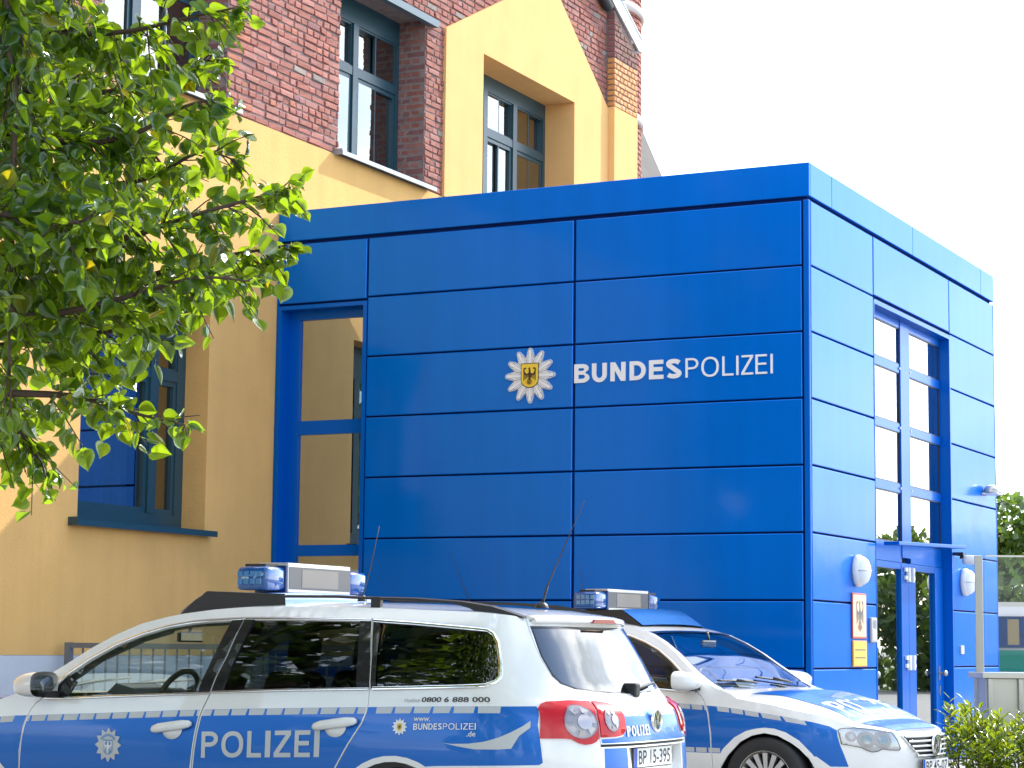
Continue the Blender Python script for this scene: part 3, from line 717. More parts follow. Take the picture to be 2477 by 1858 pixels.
# ------------------------------------------------------------------ things fixed to the annexe
# star emblem on face A
def star_ring(n, R, r, rt):
    """rounded-point star outline"""
    P = []
    for k in range(n):
        a = 2*pi*k/n+pi/2
        for t in (-1, -0.5, 0, 0.5, 1):
            ca = a; tip = R-rt*(1-cos(t*pi/2)); off = rt*sin(t*pi/2)
            P.append((tip*cos(ca)-off*sin(ca), tip*sin(ca)+off*cos(ca)))
        b = a+pi/n
        P.append((r*cos(b), r*sin(b)))
    return P
WHT = mat('white_vinyl', (0.72, 0.73, 0.74), 0.45); PALEB = mat('pale_blue_edge', (0.50, 0.57, 0.72), 0.45); LINE = mat('dark_line_print', (0.10, 0.09, 0.11), 0.5)
GOLD = mat('golden_yellow', (0.74, 0.52, 0.045), 0.4); BRN = mat('dark_brown_print', (0.045, 0.018, 0.012), 0.5); REDP = mat('red_print', (0.55, 0.05, 0.02), 0.5); ORG = mat('orange_print', (0.75, 0.28, 0.04), 0.5)
SX, SZ, SR = -2.779, 3.821, 0.268
def flat(mb, pts, y, mi, faces=None):
    mb.add([(p[0], y, p[1]) for p in pts], faces or [tuple(range(len(pts)))], mi)
def eagle_body(mb, y, s, cx, cz, mi, mr=None):
    """heraldic eagle seen from the front; s = half height"""
    T = lambda q: [(cx+a*s, cz+b*s) for a, b in q]
    dd = 0.0006
    flat(mb, T([(-.10, .55), (-.16, .2), (-.17, -.1), (-.08, -.42), (0, -.5), (.08, -.42), (.17, -.1), (.16, .2), (.10, .55), (.07, .82), (.02, .92), (-.06, .9), (-.12, .8), (-.2, .78), (-.12, .70)]), y, mi)
    for sx in (-1, 1):
        S_ = lambda q: T([(sx*a, b) for a, b in q])
        flat(mb, S_([(.12, .34), (.3, .22), (.5, .34), (.6, .55), (.56, .72), (.4, .76), (.36, .84), (.52, .9), (.72, .82), (.74, .5), (.7, .16), (.5, .1), (.3, .06), (.13, .08)]), y-dd*1.0*(1 if sx < 0 else 2), mi)
        for k, xx in enumerate((.70, .575, .45, .335, .235)):
            b0 = .14-.02*k; L = -.52+.085*k+(.1 if k == 0 else 0)*0
            flat(mb, S_([(xx-.036, b0), (xx+.03, b0), (xx+.01, L), (xx-.02, L-.05), (xx-.04, L+.03)]), y-dd*(3+k), mi)
        flat(mb, S_([(.06, -.36), (.13, -.30), (.32, -.62), (.24, -.68)]), y-dd*8*(1 if sx < 0 else 1.1), mi)
        if mr is not None:
            for q in ([(.24, -.62), (.30, -.60), (.46, -.70), (.44, -.76)], [(.24, -.66), (.31, -.66), (.33, -.84), (.28, -.86)], [(.25, -.68), (.27, -.62), (.12, -.78), (.10, -.73)]): flat(mb, S_(q), y-dd*(10+sx), mr)
        flat(mb, S_([(.05, -.6), (.09, -.56), (.22, -.84), (.17, -.88)]), y-dd*12*(1 if sx < 0 else 1.1), mi)
    flat(mb, T([(-.05, -.48), (.05, -.48), (.06, -.9), (0, -1.0), (-.06, -.9)]), y-dd*14, mi)
    if mr is not None: flat(mb, T([(-.06, .86), (-.02, .92), (.02, .9), (-.02, .78), (-.2, .77), (-.12, .82)]), y-dd*16, mr)
em = empty('police_star_sign', (SX, 0, SZ)); tag(em, 'large silver twelve pointed police star with yellow eagle shield on the blue wall', 'emblem')
def relief(mb, P, y0, y1, mi): mb.prism(P, 'y', y0, y1, mi)
sm = MB(); P = star_ring(12, SR, SR*0.665, 0.026); V, T = tess(P)
sm.add([(v[0], -0.012, v[1]) for v in V], [t for t, c in T], 0); n = len(P)
sm.add([(p[0], -0.012, p[1]) for p in P]+[(p[0], 0.0, p[1]) for p in P], [(i, (i+1) % n, n+(i+1) % n, n+i) for i in range(n)], 0); sm.build('star_edge', PALEB, em)
# the rays of the star, long and short, each with a dark outline
ry = MB()
for k in range(12):
    for (da, R, w0, w1) in ((0, 0.252, 0.008, 0.017), (6.2, 0.205, 0.005, 0.010), (-6.2, 0.205, 0.005, 0.010), (11.2, 0.183, 0.0035, 0.008), (-11.2, 0.183, 0.0035, 0.008)):
        a = 2*pi*k/12+pi/2+radians(da); e = Vector((cos(a), sin(a))); f_ = Vector((-e.y, e.x))
        def ray_poly(R_, w0_, w1_): return [e*0.08-f_*w0_, e*(R_-w1_)-f_*w1_, e*(R_-w1_*0.3)-f_*w1_*0.8, e*R_, e*(R_-w1_*0.3)+f_*w1_*0.8, e*(R_-w1_)+f_*w1_, e*0.08+f_*w0_]
        lev = -0.0140-0.0012*(0 if abs(da) > 9 else 1 if abs(da) > 3 else 2)-0.00003*(k % 7)
        flat(ry, ray_poly(R+0.004, w0+0.0024, w1+0.0030), lev, 1); flat(ry, ray_poly(R, w0, w1), lev-0.0006, 0)
ry.build('star_ray', [WHT, LINE], em, 'stuff')
def shield(w, h_, n=10):
    P = [(-w, h_*0.52), (w, h_*0.52), (w, -h_*0.18)]
    for k in range(1, n): a = pi*k/n; P.append((w*cos(a), -h_*0.18-sin(a)*h_*0.34))
    P.append((-w, -h_*0.18)); return P
sh = MB(); sh.prism(shield(0.094, 0.228), 'y', -0.019, 0, 1); sh.prism(shield(0.0875, 0.213), 'y', -0.021, -0.0185, 0)
sh.build('shield', [GOLD, BRN], em)
eg = MB(); eagle_body(eg, -0.022, 0.090, 0.0, -0.003, 0, 1); eg.build('eagle', [BRN, ORG], em)
# lettering: BUNDES bold, POLIZEI light
lt = empty('wall_lettering', (-1.33, 0, 3.81)); tag(lt, 'white raised lettering reading BUNDESPOLIZEI on the blue wall', 'lettering')
def raised(name, ch_vs, fs, y0, y1, m_, parent, dx=0, dz=0):
    mb = MB(); mb.add([(x-dx, y0, z-dz) for x, z in ch_vs], fs)
    ec = {}
    for f in fs:
        for i in range(len(f)):
            e = (f[i], f[(i+1) % len(f)]); k = tuple(sorted(e)); ec[k] = ec.get(k, 0)+1
    ed = [k for k, v in ec.items() if v == 1]
    for (a, b) in ed: mb.add([(ch_vs[a][0]-dx, y0, ch_vs[a][1]-dz), (ch_vs[b][0]-dx, y0, ch_vs[b][1]-dz), (ch_vs[b][0]-dx, y1, ch_vs[b][1]-dz), (ch_vs[a][0]-dx, y1, ch_vs[a][1]-dz)], [(0, 1, 2, 3)])
    return mb.build(name, m_, parent)
adv = {'B': (2.318, 2.148), 'U': (2.125, 1.955), 'N': (1.925, 1.755), 'D': (1.710, 1.520), 'E': (1.490, 1.330)}
spans = [('B', -2.318, -2.148), ('U', -2.118, -1.953), ('N', -1.912, -1.745), ('D', -1.700, -1.523), ('E', -1.487, -1.330), ('S', -1.305, -1.133),
         ('P', -1.092, -0.955), ('O', -0.922, -0.738), ('L', -0.700, -0.583), ('I', -0.553, -0.530), ('Z', -0.500, -0.377), ('E', -0.352, -0.232), ('I', -0.196, -0.173)]
xs_a, xs_b = -2.318, -0.346
sc0 = (xs_b-xs_a)/(-0.173+2.318)
for k, (ch, a, b) in enumerate(spans):
    aa = xs_a+(a+2.318)*sc0; bb = xs_a+(b+2.318)*sc0
    ov = 0.0025 if ch in 'OSU' else 0
    v_, f_ = glyph_mesh(ch, aa, bb, 3.727-ov, 3.905+(ov if ch != 'U' else 0), 0.245 if k < 6 else 0.118)
    raised('letter', v_, f_, -0.010, -0.0005, WHT, lt, -1.33, 3.81)
# bulkhead lamps
def bulkhead(y, z, label):
    b = empty('wall_lamp', (0, y, z)); tag(b, label, 'lamp', 'oval lamps beside the door')
    m_ = MB(); m_.lathe([(0.0, 0.0), (0.145, 0.0), (0.15, 0.02), (0.148, 0.05), (0.135, 0.062)], 28, 'x'); 
    for i, v in enumerate(m_.v): m_.v[i] = (v[0], v[1]*0.82, v[2])
    m_.build('base', WHITEPL, b)
    m_ = MB(); m_.lathe([(0.138, 0.058), (0.130, 0.085), (0.105, 0.115), (0.06, 0.135), (0.0, 0.142)], 28, 'x')
    for i, v in enumerate(m_.v): m_.v[i] = (v[0], v[1]*0.82, v[2])
    m_.build('diffuser', mat('opal_white', (0.82, 0.84, 0.86), 0.25), b)
    m_ = MB(); m_.tube([(0.062+0.083*cos(radians(t)), 0.122*sin(radians(t)), 0.0) for t in range(-88, 89, 11)], 0.0045, 6); m_.build('guard_bar', GREYPL, b)
    return b
bulkhead(1.28, 2.00, 'white oval bulkhead lamp above the eagle plate left of the door')
bulkhead(5.08, 2.01, 'white oval bulkhead lamp right of the door, half behind the steel post')
# shell floodlight near the far edge
b = empty('shell_lamp', (0.0, 6.05, 3.05)); tag(b, 'silver shell shaped wall light high at the right end of the door front', 'lamp')
m_ = MB()
prof = [(0.0, 0.0), (0.02, 0.075), (0.06, 0.098), (0.11, 0.095), (0.16, 0.07), (0.19, 0.035), (0.20, 0.0)]
vs = []; nseg = 14
for (x, rr_) in prof:
    for k in range(nseg+1):
        a = pi*k/nseg; vs.append((x, 0.13*rr_/0.098*cos(a), rr_*sin(a)*1.0))
m_.add(vs, [(i*(nseg+1)+k, i*(nseg+1)+k+1, (i+1)*(nseg+1)+k+1, (i+1)*(nseg+1)+k) for i in range(len(prof)-1) for k in range(nseg)], 0, True); m_.build('hood', STEELF, b)
m_ = MB(); m_.bbox(0.0, 0.185, -0.11, 0.11, -0.022, -0.001, 0.006); m_.build('base', WHITEPL, b)
# camera under the canopy
b = empty('security_camera', (0.09, 4.72, 2.27)); tag(b, 'small white security camera under the right end of the canopy', 'camera')
m_ = MB(); m_.box(-0.09, 0.02, -0.035, 0.035, 0.02, 0.05); m_.box(-0.02, 0.02, -0.02, 0.02, -0.02, 0.02); m_.build('bracket', BLACKPL, b)
m_ = MB(); m_.lathe([(0.0, -0.05), (0.045, -0.045), (0.05, 0.0), (0.047, 0.10), (0.035, 0.12)], 16, 'x', 0, Matrix.Translation((0.05, 0.02, -0.03))); m_.build('housing', WHITEPL, b)
m_ = MB(); m_.lathe([(0.035, 0.118), (0.02, 0.105), (0.0, 0.105)], 16, 'x', 0, Matrix.Translation((0.05, 0.02, -0.03))); m_.build('lens', BLACKPL, b)
# eagle plate + yellow notice
PLATEC = mat('cream_enamel', (0.80, 0.60, 0.38), 0.3, spec=0.6); REDE = mat('red_enamel', (0.55, 0.07, 0.05), 0.35); NOTE = mat('yellow_enamel', (0.80, 0.52, 0.07), 0.35)
def rotplate(o): return o
b = empty('eagle_plate', (0, 1.337, 1.582)); tag(b, 'cream enamel plate with black eagle and red border beside the door', 'sign')
m_ = MB(); m_.bbox(0.001, 0.016, -0.208, 0.208, -0.212, 0.212, 0.004); m_.build('plate', REDE, b)
m_ = MB(); m_.bbox(0.012, 0.0185, -0.196, 0.196, -0.194, 0.194, 0.002); m_.build('panel', PLATEC, b)
e_ = MB(); eagle_body(e_, 0.0, 0.155, 0, 0, 0, 1)
e_.v = [(0.0195-v[1]*0.5, v[0]*0.95, v[2]) for v in e_.v]; e_.build('eagle', [LINE, REDP], b)
b = empty('yellow_notice_plate', (0, 1.347, 1.231)); tag(b, 'yellow notice plate with two lines of small print under the eagle plate', 'sign')
m_ = MB(); m_.bbox(0.001, 0.016, -0.208, 0.208, -0.121, 0.121, 0.004); m_.build('plate', ORG, b)
m_ = MB(); m_.bbox(0.012, 0.0185, -0.198, 0.198, -0.112, 0.112, 0.002); m_.build('panel', NOTE, b)
m_ = MB()
for z in (0.035, -0.038):
    for k in range(16): m_.box(0.0185, 0.0192, -0.16+k*0.02, -0.16+k*0.02+0.0155, z-0.006, z+0.006)
m_.build('print', LINE, b)
b = empty('door_intercom', (0, 1.76, 1.455)); tag(b, 'slim silver door intercom right of the eagle plate', 'intercom')
m_ = MB(); m_.bbox(0.001, 0.028, -0.085, 0.085, -0.118, 0.118, 0.008); m_.build('housing', GREYPL, b)
m_ = MB()
for k in range(7): m_.box(0.028, 0.0300, -0.045, 0.05, 0.018+k*0.011, 0.023+k*0.011)
m_.build('speaker_grille', LINE, b)
m_ = MB(); m_.bbox(0.0265, 0.034, -0.05, 0.055, -0.10, 0.0, 0.004); m_.build('call_button', WHITEPL, b)
b = MB(); b.bbox(0.001, 0.02, -0.05, 0.05, -0.045, 0.045, 0.006); o = b.build('wall_switch', WHITEPL); o.location = (0, 4.97, 1.278); tag(o, 'small white switch plate right of the door', 'switch')

# ------------------------------------------------------------------ glass windscreen, steel cabinet
f2 = Vector((0.893, 0.451, 0))
b = empty('glass_windscreen', (1.345, 0.57, 0)); tag(b, 'glass windscreen held by a stainless steel post in front of the annexe', 'windscreen')
m_ = MB(); m_.bbox(-0.035, 0.035, -0.055, 0.055, 0.0, 2.10, 0.005, 0, Matrix.Rotation(radians(15), 4, 'Z')); m_.build('post', STEEL, b)
m_ = MB(); M = Matrix.Rotation(radians(27), 4, 'Z'); m_.box(0.06, 1.9, -0.006, 0.006, 1.12, 2.09, 0, M); m_.build('glass_panel', glassmat('clear_glass', (0.94, 0.98, 0.97), 1.22), b)
m_ = MB(); m_.box(0.06, 1.9, -0.008, 0.008, 2.09, 2.105, 0, M); m_.build('edge_trim', STEELF, b)
b = empty('steel_cabinet', (1.36, 0.42, 0), radians(27)); tag(b, 'waist high stainless steel cabinet beside the glass windscreen', 'cabinet')
m_ = MB(); m_.bbox(-0.02, 1.3, -0.28, 0.28, 1.035, 1.085, 0.006); m_.build('lid', STEEL, b)
m_ = MB(); m_.box(0.02, 1.26, -0.24, 0.24, 0.55, 1.034); m_.build('body', STEELF, b)
for xx in (0.05, 0.31, 0.57, 0.83, 1.09):
    m_ = MB(); m_.bbox(xx-0.02, xx+0.02, -0.275, -0.242, 0.0, 1.034, 0.005); m_.build('leg', STEEL, b)

def lerp_tab(tab,x):
    # monotone-ish smooth (Catmull-Rom / Hermite) interpolation
    n=len(tab)
    if x<=tab[0][0]: return tab[0][1]
    if x>=tab[-1][0]: return tab[-1][1]
    for i in range(n-1):
        if x<=tab[i+1][0]: break
    x0,y0=tab[i]; x1,y1=tab[i+1]; h=x1-x0; d=(y1-y0)/h
    def slope(k):
        if k<=0 or k>=n-1: return None
        a=(tab[k][1]-tab[k-1][1])/(tab[k][0]-tab[k-1][0]); b=(tab[k+1][1]-tab[k][1])/(tab[k+1][0]-tab[k][0])
        return 0.0 if a*b<=0 else 2*a*b/(a+b)
    m0=slope(i); m1=slope(i+1)
    if m0 is None: m0=d
    if m1 is None: m1=d
    t=(x-x0)/h
    return (2*t**3-3*t*t+1)*y0+(t**3-2*t*t+t)*h*m0+(-2*t**3+3*t*t)*y1+(t**3-t*t)*h*m1
WZ=[(.15,.80),(.28,.855),(.42,.892),(.58,.908),(.72,.912),(.86,.902),(.96,.888),(1.06,.868),(1.12,.842),(1.25,.775),(1.38,.695),(1.44,.650),(1.50,.58)]
RC=[(.18,-1.02),(.30,-1.08),(.45,-1.115),(.60,-1.125),(.75,-1.115),(.86,-1.10),(.93,-1.075),(.985,-1.0),(1.02,-.955),(1.20,-.855),(1.36,-.765),(1.44,-.70),(1.5,-.62)]
FC=[(.18,.80),(.30,.89),(.45,.925),(.56,.93),(.66,.915),(.74,.875),(.80,.80),(.86,.70),(.95,.5),(1.1,.3)]
U0=-.30
class Body:
    def __init__(s,fa): s.fa=fa; s.uf=fa-.10; s.q1=1+(s.uf-U0)
    def P(s,q,z,off=0.0):
        if off:
            e=1e-3
            a=s.P(q-e,z); b=s.P(q+e,z); c=s.P(q,z-e); d=s.P(q,z+e)
            U=[b[i]-a[i] for i in range(3)]; V=[d[i]-c[i] for i in range(3)]
            N=[V[1]*U[2]-V[2]*U[1],V[2]*U[0]-V[0]*U[2],V[0]*U[1]-V[1]*U[0]]
            L=math.sqrt(sum(k*k for k in N)) or 1
            p=s.P(q,z); return tuple(p[i]+N[i]/L*off for i in range(3))
        sg=1 if q>=0 else -1; q=abs(q); W=lerp_tab(WZ,z)
        if q<1:
            a=U0-lerp_tab(RC,z); n=2.9; ps=q*math.pi/2; c,si=max(math.cos(ps),0),math.sin(ps); N=(c**n+si**n)**(1/n)
            return (U0-a*c/N, sg*W*si/N, z)
        if q<=s.q1: return (U0+q-1, sg*W, z)
        b=lerp_tab(FC,z)+s.fa-s.uf; n=2.35; ps=max(0.,(1-(q-s.q1))*math.pi/2); c,si=math.cos(ps),math.sin(ps); N=(abs(c)**n+si**n)**(1/n)
        return (s.uf+b*c/N, sg*W*si/N, z)
# ================================================================== police estate cars
PAINT = mat('white_car_paint', (0.73, 0.73, 0.71), 0.3, coat=1.0, coat_rough=0.03, spec=0.4, var=0.025, vscale=5)
LIV = mat('blue_livery', (0.0, 0.115, 0.46), 0.32, metal=0.3, coat=0.35, coat_rough=0.03, spec=0.4)
SILV = mat('reflective_silver', (0.47, 0.49, 0.50), 0.38, metal=0.15, spec=0.5)
CHROME = mat('chrome_trim', (0.80, 0.80, 0.80), 0.12, metal=1.0)
GLOSSB = mat('gloss_black_trim', (0.015, 0.014, 0.016), 0.16, coat=0.5)
RUBBER = mat('rubber_black', (0.012, 0.012, 0.013), 0.6)
TYRE = mat('tyre_rubber', (0.018, 0.018, 0.019), 0.75, bump=0.2, bscale=80)
ALLOY = mat('alloy_rim', (0.55, 0.55, 0.54), 0.28, metal=0.8)
CARGLASS = glassmat('car_glass', (0.80, 0.87, 0.83), 1.52, 0.03)
PRIVGLASS = glassmat('dark_car_glass', (0.10, 0.12, 0.12), 1.55, 0.03)
SCREENGLASS = glassmat('windscreen_glass', (0.78, 0.86, 0.86), 1.55, 0.08)
REARGLASS = glassmat('rear_car_glass', (0.12, 0.15, 0.18), 1.75, 0.10)
REDL = mat('red_lamp_plastic', (0.50, 0.004, 0.006), 0.2, coat=0.25, spec=0.3)
CLEARL = mat('clear_lamp', (0.25, 0.24, 0.25), 0.22, metal=0.3, coat=0.35)
LAMPSHELL = mat('headlamp_shell', (0.34, 0.36, 0.38), 0.2, metal=0.6, coat=0.7)
BLUEL = mat('blue_beacon_plastic', (0.004, 0.11, 0.42), 0.12, coat=1.0, trans=0.35, ior=1.45)
SEATM = mat('dark_seat_cloth', (0.035, 0.036, 0.040), 0.9)
DASHM = mat('dash_plastic', (0.10, 0.105, 0.11), 0.7)
HEADL = mat('headliner', (0.42, 0.41, 0.38), 0.9)
INNER = mat('inner_trim', (0.10, 0.10, 0.10), 0.8)
PLATEW = mat('plate_white', (0.74, 0.74, 0.72), 0.4); PLATEK = mat('plate_black', (0.02, 0.02, 0.02), 0.5); PLATEB = mat('plate_blue', (0.01, 0.06, 0.45), 0.4)
GREYT = mat('grey_print', (0.30, 0.32, 0.36), 0.5)
BD = Body(2.912)
RL = [1.0]
def surf(name, outer, mats, parent, holes=(), regions=(), off=0.0, step=0.08, skirt=0.018, Pf=None, ed=0.04, mirror=False, shell=None):
    """sheet of bodywork: a 2-D outline laid on the body surface, with coloured areas and turned-in edges"""
    Pf = Pf or BD.P
    sg = -1 if mirror else 1
    O = dense(outer, ed); H = [dense(h_, ed) for h_ in holes]
    loops = [dense(P, ed) for polys, exc, mi in regions for P in list(polys)+list(exc)]
    V, T = tess(O, H, loops, step)
    mb = MB(); b = [Pf(sg*v[0], v[1], off) for v in V]
    mb.add(b, [t if sg > 0 else t[::-1] for t, c in T], 0, True)
    for i, (t, c) in enumerate(T):
        for polys, exc, mi in regions:
            if all(pip(c, P) for P in polys) and not any(pip(c, P) for P in exc): mb.m[i] = mi
    if skirt:
        for L in [O]+H:
            n = len(L)
            mb.add([Pf(sg*p[0], p[1], off) for p in L]+[Pf(sg*p[0], p[1], off-skirt) for p in L], [(i, (i+1) % n, n+(i+1) % n, n+i) for i in range(n)], 0, False)
    me = bpy.data.meshes.new(name); me.from_pydata(mb.v, [], mb.f)
    for m in (mats if isinstance(mats, (list, tuple)) else [mats]): me.materials.append(m)
    me.polygons.foreach_set('material_index', mb.m); me.polygons.foreach_set('use_smooth', mb.s); me.update()
    return link(name, me, parent)
def decal(name, vs, fs, m_, parent, off=0.003, Pf=None, mirror=False):
    Pf = Pf or BD.P; sg = -1 if mirror else 1
    mb = MB(); mb.add([Pf(sg*v[0], v[1], off) for v in vs], fs, 0, True)
    me = bpy.data.meshes.new(name); me.from_pydata(mb.v, [], mb.f); me.materials.append(m_); me.polygons.foreach_set('use_smooth', mb.s); me.update()
    return link(name, me, parent)
def decal_text(name, txt, q0, q1, z0a, z0b, hgt, m_, parent, bold=0.0, shear=0.0, mirror=False, off=0.003, Pf=None):
    """text from q0 (left end of the writing) to q1, baseline z0a..z0b"""
    if txt in ('POLIZEI', 'BUNDES'): vs, fs = word_mesh(txt, 0, abs(q1-q0)/hgt, 0, 1, .19 if bold > .015 else .30 if txt == 'BUNDES' else .13); vs = [(v[0]/(abs(q1-q0)/hgt), v[1]) for v in vs]
    else: vs, fs = letters(txt, 0, 1, 0, 1, bold)
    out = []
    for (a, b) in vs:
        out.append((q0+(q1-q0)*a+shear*hgt*b*(1 if q1 > q0 else -1), z0a+(z0b-z0a)*a+hgt*b))
    # subdivide long faces is not needed: letters are small
    return decal(name, out, fs, m_, parent, off, Pf, mirror)
def ribbon_on(name, line, w, m_, parent, off=0.006, mirror=False, closed=False, thick=0.004):
    """raised trim strip along a line of (q,z) on the body"""
    L = line if not closed else line+[line[0]]
    D = []
    for i in range(len(L)-1):
        a, b = Vector(L[i]), Vector(L[i+1]); k = max(1, int((b-a).length/0.05))
        for j in range(k): D.append(a+(b-a)*j/k)
    D.append(Vector(L[-1])); n = len(D); vs = []; fs = []; sg = -1 if mirror else 1
    for i in range(n):
        t = (D[min(i+1, n-1)]-D[max(i-1, 0)])
        if closed and i in (0, n-1): t = D[1]-D[n-2]
        t.normalize(); nn = Vector((-t.y, t.x))
        for s_, o_ in ((-w/2, 0.0), (-w/2*0.7, thick), (w/2*0.7, thick), (w/2, 0.0)):
            q = D[i]+nn*s_; vs.append(BD.P(sg*q.x, q.y, off+o_-0.002))
    for i in range(n-1):
        for k in range(3): fs.append((i*4+k, i*4+k+1, i*4+5+k, i*4+4+k))
    mb = MB(); mb.add(vs, fs, 0, True); return mb.build(name, m_, parent)
# ---- side outlines, (q, z): q = 1 + metres ahead of (rear axle - 0.3), z = height
FD_TOP = [(3.646, .93), (3.487, 1.086), (3.356, 1.179), (3.211, 1.261), (3.059, 1.321), (2.903, 1.366), (2.739, 1.392), (2.647, 1.400), (2.404, 1.412)]
B_SEAM = [(2.404, 1.412), (2.427, 1.197), (2.476, .994), (2.513, .915), (2.529, .872), (2.546, .788), (2.562, .683), (2.574, .586), (2.578, .27)]
A_SEAM = [(3.646, .93), (3.668, .919), (3.699, .882), (3.726, .836), (3.743, .786), (3.756, .72), (3.765, .647), (3.771, .551), (3.775, .27)]
RD_TOP = [(2.404, 1.412), (2.139, 1.414), (1.846, 1.411), (1.572, 1.407)]
C_SEAM = [(1.572, 1.407), (1.506, 1.2), (1.469, 1.025), (1.467, .964), (1.470, .917), (1.493, .856), (1.572, .74), (1.646, .62), (1.70, .45), (1.715, .27)]
QW = [(1.462, 1.03), (1.196, 1.039), (.916, 1.05), (.787, 1.057), (.733, 1.076), (.709, 1.111), (.707, 1.172), (.727, 1.282), (.761, 1.337), (.814, 1.357), (1.01, 1.369), (1.306, 1.39), (1.555, 1.405)]
QWG = [(1.449, 1.044), (1.198, 1.052), (.917, 1.064), (.799, 1.071), (.751, 1.089), (.725, 1.12), (.724, 1.172), (.743, 1.269), (.772, 1.322), (.819, 1.34), (1.004, 1.353), (1.3, 1.373), (1.549, 1.389)]
ROOF_E = [(.567, 1.413), (.585, 1.418), (.66, 1.428), (.883, 1.442), (1.264, 1.455), (1.49, 1.463), (1.72, 1.468), (2.15, 1.474), (2.43, 1.469), (2.63, 1.455), (2.83, 1.430), (2.926, 1.412), (3.086, 1.373), (3.234, 1.309), (3.378, 1.227), (3.516, 1.133), (3.648, 1.052), (3.74, 1.000)]
HOOD_E = [(3.80, .972), (3.92, .935), (3.961, .902), (4.204, .865), (4.416, .806), (4.493, .776), (4.537, .744), (4.582, .715), (4.679, .700), (4.772, .679), (4.90, .672), (5.0, .668), (5.112, .667)]
FARCH = [(4.405, .25), (4.39, .42), (4.362, .492), (4.324, .554), (4.291, .592), (4.230, .642), (4.167, .658), (4.095, .636), (4.002, .588), (3.896, .485), (3.834, .395), (3.815, .25)]
FARCHO = [(4.44, .25), (4.414, .431), (4.385, .512), (4.326, .612), (4.268, .668), (4.216, .692), (4.168, .697), (4.131, .690), (4.050, .668), (3.957, .620), (3.862, .534), (3.80, .44), (3.775, .25)]
RARCH = [(1.30+.362*cos(a), .30+.362*sin(a)) for a in [pi*k/18-0.14 for k in range(0, 20)] if True]
RARCHO = [(1.30+.398*cos(a), .30+.393*sin(a)) for a in [pi*k/18-0.14 for k in range(0, 20)]]
TGS = [(.567, 1.413), (.557, 1.345), (.522, 1.216), (.483, 1.117), (.454, 1.076), (.383, 1.044), (.371, 1.037), (.373, .983), (.391, .921), (.392, .804), (.388, .766)]
LIGHT = [(.606, .95), (.584, .97), (.556, .981), (.459, .987), (.362, .983), (.309, .976), (.268, .964), (.256, .929), (.252, .888), (.256, .842), (.278, .812), (.311, .806), (.393, .803), (.409, .783), (.428, .772), (.451, .769), (.477, .778), (.502, .797), (.525, .801), (.616, .801)]
FDH = [(3.598, .951), (3.472, 1.076), (3.345, 1.166), (3.205, 1.246), (3.055, 1.306), (2.90, 1.351), (2.737, 1.377), (2.645, 1.385), (2.413, 1.397), (2.436, 1.197), (2.485, 1.002), (2.586, .995), (3.109, .971), (3.454, .953)]
RDH = [(2.395, 1.397), (2.139, 1.399), (1.846, 1.396), (1.583, 1.392), (1.520, 1.2), (1.480, 1.042), (1.995, 1.026), (2.467, 1.006), (2.420, 1.197)]
def ztop(q):
    return lerp_tab([(.603, .963), (.978, .954), (1.47, .94), (1.983, .923), (2.508, .904), (3.096, .875), (3.704, .846), (3.80, .842), (4.132, .806), (4.359, .758), (4.473, .716), (4.503, .703)], q)
LIVP = [(.603, .963)]+[(q/10, ztop(q/10)) for q in range(7, 45)]+[(4.47, ztop(4.47)), (4.499, .690), (4.497, .649), (4.504, .586), (4.54, .43), (4.46, .43), (4.40, .50), (1.70, .50), (1.60, .60), (1.05, .648), (.941, .653), (.62, .668), (.607, .68), (.611, .749), (.62, .868)]
BLK = []
q = 3.685+0.113
k = 0
while q > 0.70:
    BLK.append([(q, ztop(q)-.001), (q-.101, ztop(q-.101)-.001), (q-.089, ztop(q-.089)-.034), (q+.004, ztop(q)-.034)]); q -= 0.1135
q = 3.685+0.113*2
while q < 4.46:
    BLK.append([(q, ztop(q)-.001), (q-.101, ztop(q-.101)-.001), (q-.089, ztop(q-.089)-.034), (q+.004, ztop(q)-.034)]); q += 0.1135
q = 1.82
while q < 3.76:
    BLK.append([(q, .538), (q+.097, .538), (q+.097, .504), (q, .504)]); q += 0.113

